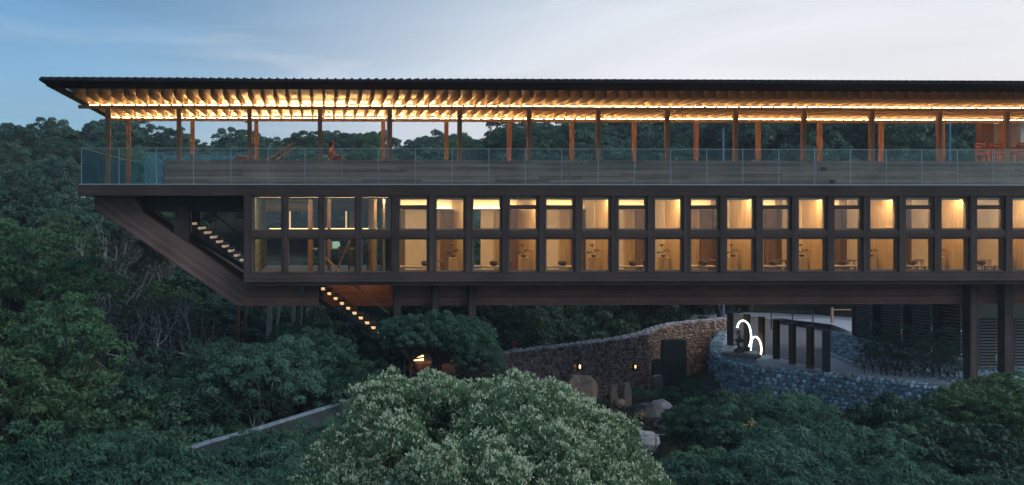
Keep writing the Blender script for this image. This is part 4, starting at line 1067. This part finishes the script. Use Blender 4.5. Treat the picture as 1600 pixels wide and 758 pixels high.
# ------------------------------------------------------------------ trees
def leaves(rg, cen, rad, per, ll, lw, mode='round', squash=.75, ids=None):
    """leaf-sized quads gathered in clumps; cen (n,3), rad (n,)"""
    n = len(cen); per = np.maximum((per*(rad/rad.mean())**2).astype(int), 5)
    idx = np.repeat(np.arange(n), per); N = len(idx)
    dv = rg.normal(size=(N,3)); dv[:,2] = np.where(rg.random(N) < .8, np.abs(dv[:,2]), dv[:,2]); dv /= np.linalg.norm(dv, axis=1)[:,None]
    rr = rad[idx]*(.62+.42*rg.random(N)**.6)
    c = cen[idx]+dv*rr[:,None]*np.array([1,1,squash])
    if mode == 'droop':          # narrow leaflets arching out and down from the clump's top
        out_ = dv.copy(); out_[:,2] = out_[:,2]*.3-.55*rg.random(N)-.15
        d = out_+rg.normal(scale=.25, size=(N,3))
    elif mode == 'up':
        d = dv*.8+rg.normal(scale=.4, size=(N,3)); d[:,2] += .5
    else:
        d = dv*.5+rg.normal(scale=.6, size=(N,3)); d[:,2] -= .1
    d /= np.linalg.norm(d, axis=1)[:,None]
    s = np.cross(d, dv+rg.normal(scale=.5, size=(N,3))); s /= (np.linalg.norm(s, axis=1)[:,None]+1e-9)
    L_ = (ll*(.6+.8*rg.random(N)))[:,None]; W_ = (lw*(.6+.8*rg.random(N)))[:,None]
    v = np.empty((N,4,3)); v[:,0] = c-d*L_*.5; v[:,1] = c+s*W_*.5; v[:,2] = c+d*L_*.5; v[:,3] = c-s*W_*.5
    lt = rg.random(n)
    if ids is not None: lt = .45*lt+.55*rg.random(ids.max()+1)[ids]
    tint = np.clip(.10+.6*lt[idx]+.34*(rg.random(N)), 0, 1)
    return v.reshape(-1,3), tint
def leaf_mesh(name, v, tint, m):
    N = len(v)//4; me = bpy.data.meshes.new(name)
    me.vertices.add(4*N); me.vertices.foreach_set('co', v.astype(np.float32).ravel())
    me.loops.add(4*N); me.loops.foreach_set('vertex_index', np.arange(4*N, dtype=np.int32))
    me.polygons.add(N); me.polygons.foreach_set('loop_start', np.arange(0,4*N,4, dtype=np.int32)); me.polygons.foreach_set('loop_total', np.full(N,4,dtype=np.int32))
    a = me.attributes.new('tint', 'FLOAT', 'FACE'); a.data.foreach_set('value', tint.astype(np.float32))
    me.materials.append(m); me.update(); me.validate(); return me
def bough(rg, nb, n, rx, rz, rb=.42, lower=-.35, up=.0):
    """boughs (big lobes) over a dome, each carrying n small clumps on its upper side; returns centres and bough ids"""
    C0 = dome(rg, nb, rx*(1-rb*.6), rz*(1-rb*.5), .35, lower, .8); out_ = []; ids = []
    for b_ in range(nb):
        r_ = rb*rx*rg.uniform(.65,1.15); i = np.arange(n)+.5; z = -.35+1.35*(i/n); a = i*2.39996+rg.uniform(0,6)
        q_ = np.sqrt(np.clip(1-z*z,0,1)); p = np.stack([q_*np.cos(a), q_*np.sin(a), z*rg.uniform(.6,.9)],1)
        p *= (1+rg.normal(scale=.13, size=n))[:,None]
        out_.append(C0[b_]+p*r_); ids += [b_]*n
    return np.concatenate(out_), np.array(ids)
def dome(rg, n, rx, rz, jitter=.18, lower=-.35, fill=.75):
    """clump centres over a crown: mostly on the shell, some inside"""
    i = np.arange(n)+.5; z = lower+(1-lower)*(i/n); a = i*2.39996+rg.normal(scale=.25, size=n)
    r = np.sqrt(np.clip(1-z*z, 0, 1)); p = np.stack([r*np.cos(a), r*np.sin(a), z], 1)
    k = np.where(rg.random(n) < fill, 1-jitter*rg.random(n), .35+.4*rg.random(n)); p = p*k[:,None]
    return p*np.array([rx, rx, rz])
def limbs(rg, cen, base_r, m, name, zb, frac=.5):
    """limbs from the trunk top to some clumps"""
    mb = MB(); sel = rg.permutation(len(cen))[:max(4, int(len(cen)*frac))]
    o = Vector((0,0,zb))
    for j in sel:
        c = Vector(cen[j]); mid = o.lerp(c, .5)+Vector(rg.normal(scale=.18, size=3))-Vector((0,0,.15))
        mb.tube([o, mid, c], [base_r*.5, base_r*.28, base_r*.08], 5, cap=False)
    return mb
def twigs(rg, h, spread, levels=4, r0=.07):
    mb = MB()
    def grow(p, d, L_, r_, lv):
        pts = [p]; q_ = Vector(p); dd = Vector(d)
        for _ in range(3):
            dd = (dd+Vector(rg.normal(scale=.22, size=3))).normalized(); q_ = q_+dd*L_/3; pts.append(q_.copy())
        mb.tube(pts, [r_, r_*.85, r_*.7, r_*.5], 4 if lv > 1 else 6, cap=False)
        if lv < levels:
            for _ in range(3 if lv < 2 else 4):
                k_ = int(rg.integers(1,4)); nd_ = (dd+Vector(rg.normal(scale=spread, size=3))+Vector((0,0,.15))).normalized()
                grow(pts[k_], nd_, L_*float(rg.uniform(.5,.75)), r_*.5, lv+1)
    grow(Vector((0,0,0)), Vector((0,0,1)), h*.45, r0, 0); return mb
RG = np.random.default_rng(21)
def variant(kind, seed):
    rg = np.random.default_rng(seed); ls = (1, .8, 1.15)[(seed//7)%3]; pc = 1/ls**1.6
    ids = None
    if kind == 'feathery_tree':
        R_, Z_ = 2.3, 1.9; cen, ids = bough(rg, 13, 15, R_, Z_, .40, -.35); rad = .22+.12*rg.random(len(cen))
        v, t = leaves(rg, cen, rad, int(190*pc), .17*ls, .036*ls, 'droop', .8, ids); m = M['leaf_feather']
    elif kind == 'broadleaf_tree':
        R_, Z_ = 2.9, 2.4; cen, ids = bough(rg, 12, 11, R_, Z_, .38, -.4); rad = .30+.22*rg.random(len(cen))
        v, t = leaves(rg, cen, rad, int(150*pc), .20*ls, .11*ls, 'round', .75, ids); m = M['leaf_broad']
    elif kind == 'light_green_tree':
        R_, Z_ = 2.2, 2.4; cen, ids = bough(rg, 16, 11, R_, Z_, .34, -.5); rad = .20+.14*rg.random(len(cen))
        v, t = leaves(rg, cen, rad, 115, .15, .055, 'round', .6, ids); m = M['leaf_lime']
    elif kind == 'sapling':
        R_, Z_ = .30, .85; cen = dome(rg, 14, R_, Z_, .3, -.7, .6); rad = .10+.08*rg.random(len(cen))
        v, t = leaves(rg, cen, rad, 34, .11, .03, 'up', 1); m = M['leaf_broad']
    elif kind == 'low_bush':
        R_, Z_ = .9, .6; cen = dome(rg, 26, R_, Z_, .35, 0, .7); rad = .18+.15*rg.random(len(cen))
        v, t = leaves(rg, cen, rad, 90, .12, .05, 'round', .7); m = M['leaf_feather']
    elif kind == 'thin_leaved_tree':
        R_, Z_ = 2.2, 2.2; cen, ids = bough(rg, 12, 7, R_, Z_, .4, -.5); rad = .25+.2*rg.random(len(cen))
        v, t = leaves(rg, cen, rad, 42, .14, .06, 'round', .7, ids); m = M['leaf_dry']
    crown = leaf_mesh('crown', v, t, m)
    mb = limbs(rg, cen, .16 if kind != 'sapling' and kind != 'low_bush' else .03, None, 'limbs', -Z_*.8, .6)
    bark = M['bark'] if kind != 'thin_leaved_tree' else M['palebark']
    lm_ = mb.mesh('limbs', bark)
    r0 = {'sapling':.02,'low_bush':.03}.get(kind, .15)
    tk = MB(); pts = [(0,0,0)]; x = y = 0
    for i in range(1,7):
        x += float(rg.normal(scale=.05))*(r0/.15); y += float(rg.normal(scale=.05))*(r0/.15); pts.append((x if i < 6 else 0, y if i < 6 else 0, i/6))
    tk.tube(pts, [r0*1.3, r0*1.05, r0*.95, r0*.85, r0*.78, r0*.7, r0*.6], 8)
    return dict(crown=crown, limbs=lm_, trunk=tk.mesh('trunk', bark, True), Z=Z_+.3, R=R_)
VAR = {}
for kind, n_ in (('feathery_tree',3),('broadleaf_tree',3),('light_green_tree',2),('sapling',2),('low_bush',2),('thin_leaved_tree',2)):
    VAR[kind] = [variant(kind, 100+7*i+len(kind)) for i in range(n_)]
BARE = []
for i in range(3): BARE.append(twigs(np.random.default_rng(50+i), 7.0, .75, 4, .10).mesh('branches', M['palebark']))
rt = random.Random(33)
def tree(kind, x, y, ztop, s, label, group=None, sz=1.0, bark=None):
    g = Gz(x, y)-.15
    if kind == 'bare_tree':
        t = empty(kind, (x,y,g), rt.uniform(0,6.28)); tag(t, label, 'tree', group)
        sc_ = max(.3, (ztop-g)/6.6); o = link('branches', BARE[rt.randrange(3)], t); o.scale = (sc_*s, sc_*s, sc_); return t
    vr = VAR[kind][rt.randrange(len(VAR[kind]))]
    cz = ztop-vr['Z']*s*sz-g
    cat = {'sapling':'sapling','low_bush':'bush'}.get(kind, 'tree')
    t = empty(kind, (x,y,g), rt.uniform(0,6.28)); tag(t, label, cat, group)
    c = link('crown', vr['crown'], t, loc=(0,0,cz)); c.scale = (s,s,s*sz)
    l_ = link('limbs', vr['limbs'], t, loc=(0,0,cz)); l_.scale = (s,s,s*sz)
    tr_h = max(.15, cz-(vr['Z']-.3)*.8*s*sz)
    k = link('trunk', vr['trunk'], t); k.scale = (s,s,tr_h)
    return t
def at(kind, u, v, y, s, label, group=None, sz=1.0):
    p = P(u, v, y); return tree(kind, p.x, y, p.z, s, label, group, sz)

# --- the big pale-tipped tree in the foreground
def foreground_tree():
    rg = np.random.default_rng(5); y0 = 14.0
    prof = [(u__, v__+13) for u__, v__ in [(505,742),(522,700),(540,668),(556,632),(578,600),(603,580),(640,586),(672,578),(705,582),(735,590),(765,592),(800,578),(832,592),(868,588),(893,606),(925,622),(948,640),(965,672),(985,700),(1004,735),(1030,756)]]
    pu = np.array([a for a,_ in prof], float); pv = np.array([b for _,b in prof], float)
    big = []
    for u_, v_ in prof[::1]:
        y = y0+rg.uniform(-.3,.6); r_ = rg.uniform(.26,.46); big.append((P(u_+rg.uniform(-6,6), v_+r_*F/y*.95+rg.uniform(-6,10), y), r_))
    for _ in range(50):
        u_ = rg.uniform(515,1020); vt = np.interp(u_, pu, pv); k = rg.random()
        v_ = vt+40+k*(850-vt); e = abs((u_-765)/270)
        y = y0-.1-2.3*math.sin(min(1,k*1.15)*math.pi/2)*(1-e*e*.7)+rg.uniform(-.4,.5)
        big.append((P(u_, v_, y), rg.uniform(.32,.58)*y/14))
    for _ in range(30):
        a = rg.uniform(0,math.pi); q_ = rg.uniform(.3,1); big.append((P(765,650,y0)+Vector((math.cos(a)*2.2*q_, math.sin(a)*2.2*q_, rg.uniform(-2.2,-.1)*q_)), rg.uniform(.35,.55)))
    cen = []; rad = []; ids = []
    for bi, (c_, r_) in enumerate(big):
        n_ = 22; i = np.arange(n_)+.5; z = -.45+1.45*i/n_; a = i*2.39996+rg.uniform(0,6); q_ = np.sqrt(np.clip(1-z*z,0,1))
        for j in range(n_):
            k = 1+rg.normal(scale=.12); cen.append(c_+Vector((q_[j]*math.cos(a[j]), q_[j]*math.sin(a[j]), z[j]*.85))*r_*k); rad.append(r_*rg.uniform(.24,.40)); ids.append(bi)
    ids = np.array(ids)
    cen = np.array([tuple(c) for c in cen]); rad = np.array(rad)
    root = P(765,900,14.0); root.z = Gz(root.x, 14.0)-.1
    t = thing('pale_tipped_tree', 'large rounded tree with pale green flowering tips filling the bottom centre', 'tree', root)
    cen = cen-np.array(tuple(root))
    v, tt = leaves(rg, cen, rad, 58, .080, .028, 'up', .95, ids)
    o = link('crown', leaf_mesh('crown', v, tt, M['leaf_fore']), t)
    # pale flower tips on the outer, upper side of every clump
    n = len(cen); per = (np.array(cen)*0)[:,0].astype(int)+rg.integers(2,20,size=n); idx = np.repeat(np.arange(n), per); N = len(idx)
    dv = rg.normal(size=(N,3)); dv[:,2] = np.abs(dv[:,2])+.45; dv /= np.linalg.norm(dv, axis=1)[:,None]
    c = cen[idx]+dv*(rad[idx]*(1.0+.16*rg.random(N)))[:,None]
    vs = []; 
    for j in range(3):
        d = rg.normal(scale=.5, size=(N,3)); d[:,2] += .7; d /= np.linalg.norm(d, axis=1)[:,None]
        s = np.cross(d, rg.normal(size=(N,3))); s /= np.linalg.norm(s, axis=1)[:,None]
        c2 = c+rg.normal(scale=.012, size=(N,3)); q4 = np.empty((N,4,3))
        L_ = .042+.025*rg.random((N,1)); q4[:,0] = c2; q4[:,1] = c2+d*L_*.5+s*.012; q4[:,2] = c2+d*L_; q4[:,3] = c2+d*L_*.5-s*.012; vs.append(q4)
    v = np.concatenate(vs).reshape(-1,3); tt = rg.random(len(v)//4)
    o2 = link('flower_tips', leaf_mesh('flower_tips', v, tt, M['leaf_tip']), o); o2['kind'] = 'stuff'
    ztop = P(765,760,14).z-root.z
    mb = MB().tube([(0,0,0),(.1,.05,ztop*.35),(-.05,0,ztop*.6),(0,0,ztop*.85)], [.24,.2,.17,.12], 9)
    link('trunk', mb.mesh('trunk', M['bark'], True), t)
    sub = cen[rg.permutation(len(cen))[:90]]; mb = MB()
    for c_ in sub:
        c_ = Vector(c_); o_ = Vector((0,0,ztop*.6)); mb.tube([o_, o_.lerp(c_,.5)+Vector((0,0,-.12)), c_], [.07,.035,.01], 5, cap=False)
    link('limbs', mb.mesh('limbs', M['bark'], True), t)
foreground_tree()

# --- trees that can be told apart, near ones first: (kind, u, v_top, Y, scale, label)
NEAR = [
 ('feathery_tree', 28, 640, 19.5, 1.0, 'dark feathery tree in the bottom left corner'),
 ('feathery_tree', 120, 655, 20.5, .95, 'blue-green feathery tree at the bottom edge right of the corner tree'),
 ('feathery_tree', 205, 672, 19.0, .8, 'small feathery tree at the bottom edge left of the garden wall'),
 ('feathery_tree', 258, 570, 27.0, 1.0, 'feathery tree with a rounded top above the garden wall end'),
 ('feathery_tree', 345, 515, 27.5, 1.0, 'tall feathery tree left of the lower stair, under the strut'),
 ('feathery_tree', 415, 508, 27.0, .80, 'feathery tree under the corner of the edge beam'),
 ('feathery_tree', 492, 508, 28.6, .62, 'feathery tree touching the left side of the lit stair'),
 ('feathery_tree', 385, 590, 27.8, .85, 'broad feathery tree rising behind the garden wall coping'),
 ('feathery_tree', 465, 575, 29.6, .75, 'feathery tree left of the large pale-tipped tree'),
 ('feathery_tree', 545, 550, 27.6, .70, 'feathery tree between the stair foot and the pale-tipped tree'),
 ('feathery_tree', 420, 690, 20.5, .72, 'feathery tree in front of the garden wall middle'),
 ('feathery_tree', 478, 712, 18.5, .62, 'feathery tree at the left flank of the pale-tipped tree'),
 ('feathery_tree', 348, 722, 17.5, .6, 'low feathery treetop at the bottom edge under the garden wall'),
 ('feathery_tree', 688, 472, 28.2, .52, 'tall feathery tree before the dark support columns and lit landing'),
 ('feathery_tree', 728, 490, 28.5, .44, 'feathery tree right of the lit landing, in front of the third dark column'),
 ('feathery_tree', 640, 480, 28.0, .44, 'feathery tree left of the lit landing, just below the beam'),
 ('feathery_tree', 738, 506, 28.4, .48, 'small feathery tree touching the left end of the dark stone wall'),
 ('feathery_tree', 612, 532, 29.2, .36, 'small feathery treetop right of the stair foot'),
 ('feathery_tree', 752, 548, 29.2, .36, 'small feathery treetop over the left coping of the stone wall'),
 ('feathery_tree', 455, 497, 30.5, .5, 'feathery crown standing before the grey trunks under the edge beam'),
 ('feathery_tree', 300, 737, 20.0, .55, 'low feathery treetop hiding the foot of the garden wall at its left end'),
 ('feathery_tree', 352, 716, 20.5, .5, 'low feathery treetop hiding the face of the garden wall'),
 ('feathery_tree', 396, 664, 21.6, .55, 'feathery treetop crossing the garden wall coping, left one'),
 ('feathery_tree', 445, 655, 22.0, .45, 'feathery treetop crossing the garden wall coping, right one'),
 ('feathery_tree', 497, 652, 22.5, .42, 'small feathery treetop below the right end of the coping'),
 ('feathery_tree', 535, 641, 22.8, .38, 'smallest feathery treetop beside the pale-tipped tree and the coping'),
 ('feathery_tree', 632, 484, 28.4, .42, 'slender feathery treetop beside the first support column'),
 ('light_green_tree', 60, 440, 24.5, 1.25, 'tall lighter green tree on the left edge at mid height'),
 ('light_green_tree', -20, 350, 29.0, 1.4, 'light green tree cut by the left edge of the picture'),
 ('light_green_tree', 75, 365, 31.0, 1.15, 'light green tree behind the tall left one'),
 ('light_green_tree', 130, 520, 24.5, .9, 'yellow-green tree leaning toward the dark hollow on the left'),
 ('light_green_tree', 10, 520, 21.5, 1.05, 'lighter green tree above the corner tree'),
 ('light_green_tree', 40, 305, 41.0, 1.25, 'pale green rounded tree on the left slope'),
 ('broadleaf_tree', 175, 605, 22.5, .7, 'dark broadleaf tree in the hollow on the left'),
 ('broadleaf_tree', 225, 540, 29.5, .75, 'dark broadleaf tree below the bare branches'),
 ('thin_leaved_tree', 300, 470, 34.0, 1.0, 'thin-leaved tree just under the raking strut'),
 ('thin_leaved_tree', 235, 430, 36.0, 1.05, 'thin grey-green tree under the raking strut'),
 ('thin_leaved_tree', 165, 360, 40.0, 1.15, 'thin grey-green tree below the deck corner'),
 ('thin_leaved_tree', 350, 500, 33.0, .85, 'olive thin-leaved tree below the strut bend'),
 ('bare_tree', 195, 395, 35.0, .9, 'bare pale-branched tree left of the raking strut'),
 ('bare_tree', 240, 425, 32.5, .9, 'bare tree with white branches beneath the raking strut'),
 ('bare_tree', 290, 455, 31.0, .75, 'bare twisted tree closest to the strut bend'),
 ('bare_tree', 270, 405, 30.5, .8, 'bare tree with crossing white limbs right below the strut middle'),
 ('bare_tree', 215, 350, 33.5, .8, 'bare pale tree reaching up to the strut edge'),
 ('bare_tree', 175, 440, 29.5, .7, 'low bare tree left of the dark hollow'),
 ('bare_tree', 150, 375, 35.0, .9, 'bare grey tree below the deck corner'),
 ('bare_tree', 110, 330, 40.0, .9, 'bare grey tree between green crowns at the far left'),
 ('bare_tree', 60, 290, 44.0, .9, 'bare twiggy tree on the left slope'),
 ('bare_tree', 400, 585, 23.0, .5, 'bare twigs standing above the garden wall'),
 ('bare_tree', 820, 535, 30.0, .5, 'bare grey shrub tree before the dark stone wall'),
 # right-hand side
 ('feathery_tree', 1110, 596, 27.0, .70, 'feathery tree before the foot of the curved wall'),
 ('feathery_tree', 1172, 622, 25.0, .72, 'feathery tree under the rounded end of the retaining wall'),
 ('feathery_tree', 1105, 700, 21.0, .70, 'feathery tree at the bottom edge right of the pale-tipped tree'),
 ('feathery_tree', 1165, 690, 20.0, .85, 'dark feathery tree at the bottom edge below the yellow flowers'),
 ('feathery_tree', 1240, 600, 25.5, .8, 'feathery tree covering the retaining wall left of centre'),
 ('feathery_tree', 1260, 668, 21.5, 1.0, 'broad feathery tree in the lower right middle'),
 ('feathery_tree', 1340, 655, 22.5, .75, 'feathery treetop in front of the rubble wall'),
 ('feathery_tree', 1345, 718, 18.5, .8, 'feathery tree at the bottom edge in the lower right'),
 ('broadleaf_tree', 1398, 622, 24.5, .45, 'small olive broadleaf treetop on the retaining wall'),
 ('broadleaf_tree', 1455, 640, 23.0, .6, 'dark broadleaf tree right of the rubble wall'),
 ('light_green_tree', 1540, 552, 26.2, .8, 'olive green tree before the right louvred screen'),
 ('light_green_tree', 1605, 572, 25.0, .9, 'olive green tree cut by the right edge'),
 ('broadleaf_tree', 1525, 660, 21.5, .7, 'dark broadleaf tree in the lower right corner area'),
 ('feathery_tree', 1440, 715, 18.0, .85, 'feathery tree at the bottom edge left of the corner'),
 ('feathery_tree', 1560, 700, 18.0, .95, 'feathery tree in the bottom right corner'),
 ('light_green_tree', 1475, 600, 26.0, .55, 'small light green treetop at the wall end near the saplings'),
 # behind, under the building
 ('broadleaf_tree', 790, 470, 42.0, .9, 'dark tree behind the courtyard wall beside the reddish trunks'),
 ('broadleaf_tree', 870, 468, 44.0, 1.0, 'dark tree behind the middle of the courtyard wall'),
 ('broadleaf_tree', 950, 465, 45.0, 1.0, 'dark tree behind the courtyard wall above the right lamp'),
 ('broadleaf_tree', 1030, 462, 48.0, 1.1, 'dark tree behind the bend of the curved wall'),
 ('broadleaf_tree', 1100, 455, 52.0, 1.1, 'dark tree behind the curved wall near the post screen'),
 ('broadleaf_tree', 1180, 455, 56.0, 1.1, 'dark tree behind the post screen'),
 ('broadleaf_tree', 1260, 452, 58.0, 1.2, 'dark olive tree behind the upper path'),
 ('broadleaf_tree', 1330, 450, 58.0, 1.2, 'dark tree behind the timber gate'),
 ('broadleaf_tree', 730, 478, 40.0, .9, 'dark tree behind the tall feathery one'),
 ('broadleaf_tree', 640, 480, 39.0, .9, 'dark tree behind the lit landing'),
 ('broadleaf_tree', 560, 480, 38.0, .9, 'dark tree behind the lower stair'),
 ('broadleaf_tree', 470, 482, 37.0, .85, 'dark tree behind the beam corner'),
 ('broadleaf_tree', 395, 470, 38.0, .9, 'dark tree behind the bend of the strut'),
]
for a_ in NEAR: at(*a_)
# reddish and grey trunks standing behind the courtyard wall
for (u_, y_, r_, lb, m_) in ((800,38.5,.13,'reddish tree trunk behind the courtyard wall, thickest of the group','redbark'),(779,38.8,.08,'slim reddish trunk left of the thickest one','redbark'),(787,40,.05,'thinnest grey trunk between the reddish ones','bark'),(368,36,.12,'dark trunk below the bend of the strut','redbark'),(418,35,.14,'pale leaning trunk under the beam corner','palebark'),(455,35,.10,'grey trunk under the edge beam','palebark'),(472,34.5,.08,'slim grey trunk left of the lit stair','bark')):
    x = PX(u_, y_); g = Gz(x, y_)-.1; t = empty('tree_trunk', (x,y_,g)); tag(t, lb, 'tree')
    h = -2.3-g if u_ > 700 else -3.1-g
    MB().tube([(0,0,0),(.05,0,h*.3),(-.03,0,h*.6),(.08,0,h*.85),(.1,0,h)],[r_*1.2,r_,r_*.9,r_*.8,r_*.7],8).build('trunk', M[m_], t, True)
    MB().tube([(-.03,0,h*.6),(.35,.1,h*.8),(.5,.1,h*.99)],[r_*.6,r_*.45,r_*.3],6).build('limb', M[m_], t, True)
ORD = 'first second third fourth fifth sixth seventh eighth ninth tenth eleventh twelfth thirteenth fourteenth fifteenth sixteenth seventeenth eighteenth nineteenth twentieth twenty-first twenty-second twenty-third twenty-fourth twenty-fifth twenty-sixth twenty-seventh twenty-eighth'.split()
# saplings on the bank
for i in range(13):
    u_ = 1352+i*11.5+rt.uniform(-3,3); y_ = 31.9-i*.13+rt.uniform(-.2,.2); p = P(u_, 545+i*1.8+rt.uniform(-6,6), y_)
    t = tree('sapling', p.x, y_, p.z, 1.05, f'slim dark sapling, {ORD[i]} from the left in the row on the gravel bank', 'saplings on the gravel bank')
    dz = (ZP)-t.location.z; t.location.z = ZP-.05
    for c in t.children: pass
    for c in [o for o in bpy.data.objects if o.parent is t]:
        if c.name.startswith('trunk'): c.scale.z = max(.2, p.z-ZP-1.5)
        else: c.location.z = max(.9, p.z-ZP-1.0)
for i, (u_, v_, y_, s_) in enumerate(((1395,560,34.6,.6),(1440,548,34.9,.5),(1480,560,33.8,.6),(1375,545,36,.5),(1320,534,37,.35))):
    p = P(u_, v_, y_); t = tree('low_bush', p.x, y_, p.z, s_, f'low dark bush in front of the louvred screens, {ORD[i]} of five', 'low bushes before the louvres')
for (u_, v_, y_, s_, lb) in ((1075,625,31.0,.9,'low bush between the boulders and the feathery trees'),(965,655,30.5,.5,'small dark bush among the pointed stones'),(1000,625,33.0,.55,'grey-green bush behind the tilted boulder'),(940,655,31.8,.6,'low bush beside the pale-tipped tree'),(1020,705,28.2,.7,'low bush under the white rail'),(1060,715,27.2,.8,'low bush at the foot of the bottom feathery tree'),(730,575,31.0,.7,'low bush at the left end of the stone wall'),(590,560,30.0,.8,'low bush under the stair foot'),(1290,625,28.6,.6,'low bush growing at the foot of the rubble wall')):
    p = P(u_, v_, y_); tree('low_bush', p.x, y_, p.z, s_, lb)
for i, (u_, v_, y_, s_) in enumerate(((1000,600,35.0,.6),(1050,600,35.2,.7),(1085,590,36.5,.6),(930,618,34.6,.5),(1105,600,34.5,.6),(860,600,33.6,.6))):
    p = P(u_, v_, y_); tree('low_bush', p.x, y_, p.z, s_, f'low courtyard bush before the stone walls, {ORD[i]} of the scattered ones', 'courtyard bushes')
# yellow flowers
for (u_, v_, y_, lb) in ((1170,664,24.6,'small cluster of yellow flowers among the right feathery trees'),(999,648,31.2,'small yellow flowers behind the boulders')):
    p = P(u_, v_, y_); g = Gz(p.x, y_); f = MB(); rr = random.Random(1)
    t = thing('flowering_plant', lb, 'plant', (p.x,y_,g))
    part(t, MB().tube([(0,0,0),(.03,0,(p.z-g)*.6),(0,0,p.z-g)],[.03,.02,.01],5), 'stem', M['bark'])
    for _ in range(22):
        c = Vector((rr.gauss(0,.13), rr.gauss(0,.1), p.z-g+rr.gauss(0,.08))); f.rock(c, .028,.028,.02, rr, seg=5, rings=2)
    part(t, f, 'flowers', M['flower'])
# --- wooded slopes behind (individual trees, told apart only by area)
cnt = 0; placed = []
def proj(x, y, z):
    zc = x*math.sin(TH)+y*math.cos(TH); return CX+F*(x*math.cos(TH)-y*math.sin(TH))/zc, CY-F*z/zc
def hill(n, y0, y1, u0, u1, hmin, hmax, s0, s1, mind, kinds, label, group, cond=None):
    global cnt
    k = 0; tries = 0
    while k < n and tries < n*30:
        tries += 1
        y = rt.uniform(y0, y1); u_ = rt.uniform(u0, u1); x = PX(u_, y)
        if any((x-a)**2+(y-b)**2 < mind*mind for a, b in placed): continue
        if cond and not cond(u_, y): continue
        placed.append((x, y)); h = rt.uniform(hmin, hmax)*(1+.0*k); s = rt.uniform(s0, s1)
        tree(rt.choice(kinds), x, y, min(Gz(x, y)+h, .128*y), s, label, group); k += 1; cnt += 1
hill(26, 84, 92, -60, 720, 6.0, 8.2, .95, 1.25, 3.6, ['broadleaf_tree'], 'dark round-topped tree on the ridge against the sky', 'ridge trees')
hill(50, 66, 83, -60, 760, 5.0, 7, .9, 1.25, 3.6, ['broadleaf_tree','broadleaf_tree','light_green_tree'], 'green tree on the wooded slope behind the glass balustrade', 'slope trees behind the terrace')
hill(34, 44, 64, -60, 300, 5.0, 7.5, .95, 1.3, 3.6, ['broadleaf_tree','light_green_tree','broadleaf_tree','thin_leaved_tree'], 'tree on the wooded slope left of the building', 'slope trees left of the building')
hill(48, 58, 84, 700, 1640, 6.0, 8.5, 1.0, 1.4, 3.6, ['broadleaf_tree'], 'dark blue-green tree on the hillside behind the timber columns', 'hillside trees behind the columns')
hill(34, 46, 57, 640, 1640, 5.5, 7.2, 1.0, 1.3, 3.4, ['broadleaf_tree'], 'tree on the lower slope behind the building', 'lower slope trees behind the building', cond=lambda u, y: not (1180 < u < 1360 and y < 54))
hill(44, 34, 50, -60, 330, 5.2, 7.2, .8, 1.1, 2.7, ['broadleaf_tree','thin_leaved_tree','broadleaf_tree','light_green_tree'], 'tree in the wooded valley left of the raking strut', 'valley trees left of the strut')
hill(22, 36, 48, 330, 760, 5.0, 6.6, .8, 1.1, 3.0, ['broadleaf_tree'], 'dark tree in the valley under the building', 'valley trees under the building')
hill(24, 20, 32, -60, 240, 4.5, 5.8, .7, .95, 2.6, ['feathery_tree','broadleaf_tree','light_green_tree'], 'low tree filling the valley at lower left', 'low trees in the valley at lower left')
hill(14, 86, 92, 760, 1640, 5, 6, 1.1, 1.4, 4, ['broadleaf_tree'], 'tree on the ridge behind the right part of the roof', 'ridge trees on the right')

rg_ = [o for o in bpy.data.objects if o.get('group') == 'ridge trees']
for i, o in enumerate(sorted(rg_, key=lambda o: proj(*o.location)[0])): o['label'] = f'dark round-topped tree on the skyline ridge, {ORD[i]} from the left'
rg_ = [o for o in bpy.data.objects if o.get('group') == 'courtyard bushes']
for i, o in enumerate(sorted(rg_, key=lambda o: proj(*o.location)[0])): o['label'] = f'low courtyard bush before the stone walls, {ORD[i]} from the left'
for grp, txt in (('valley trees under the building','dark tree in the valley under the building'),('valley trees left of the strut','wooded valley tree left of the raking strut'),('lower slope trees behind the building','tree low on the slope behind the courtyard'),('slope trees left of the building','tree on the wooded slope left of the glass terrace'),('ridge trees on the right','tree on the ridge behind the right part of the roof'),('low trees in the valley at lower left','low tree filling the valley at lower left'),('slope trees behind the terrace','slope tree behind the balustrade'),('hillside trees behind the columns','dark blue-green hillside tree')):
    g_ = sorted([o for o in bpy.data.objects if o.get('group') == grp], key=lambda o: proj(*o.location)[0])
    if len(g_) <= 28:
        for i, o in enumerate(g_): o['label'] = f'{txt}, {ORD[i]} from the left'
    else:
        cols_ = [proj(2.3*k, 29.4, 2)[0] for k in range(-3, 12)]; bins = {}
        for o in g_: bins.setdefault(sum(1 for c in cols_ if c < proj(*o.location)[0]), []).append(o)
        for b_, l_ in bins.items():
            l_.sort(key=lambda o: o.location.y)
            for j, o in enumerate(l_):
                where = 'left of the first front column' if b_ == 0 else f'right of front column {ORD[b_-1]}'
                o['label'] = f'{txt} {where}' + ('' if len(l_) == 1 else f', {ORD[j]} nearest')
# ------------------------------------------------------------------ air
hz_ = MB().box(-170, 200, -8, 190, -40, 13.9).build('haze', [])
tag(hz_, 'thin dusk haze over the valley', kind='stuff')
hm_ = bpy.data.materials.new('haze'); hm_.use_nodes = True; ht_ = hm_.node_tree; ht_.nodes.clear()
ho_ = nd(ht_, 'ShaderNodeOutputMaterial'); hv_ = nd(ht_, 'ShaderNodeVolumePrincipled')
hv_.inputs['Color'].default_value = (.80,.90,1,1); hv_.inputs['Density'].default_value = .0008; hv_.inputs['Anisotropy'].default_value = .2
ht_.links.new(hv_.outputs[0], ho_.inputs['Volume']); hz_.data.materials.append(hm_)
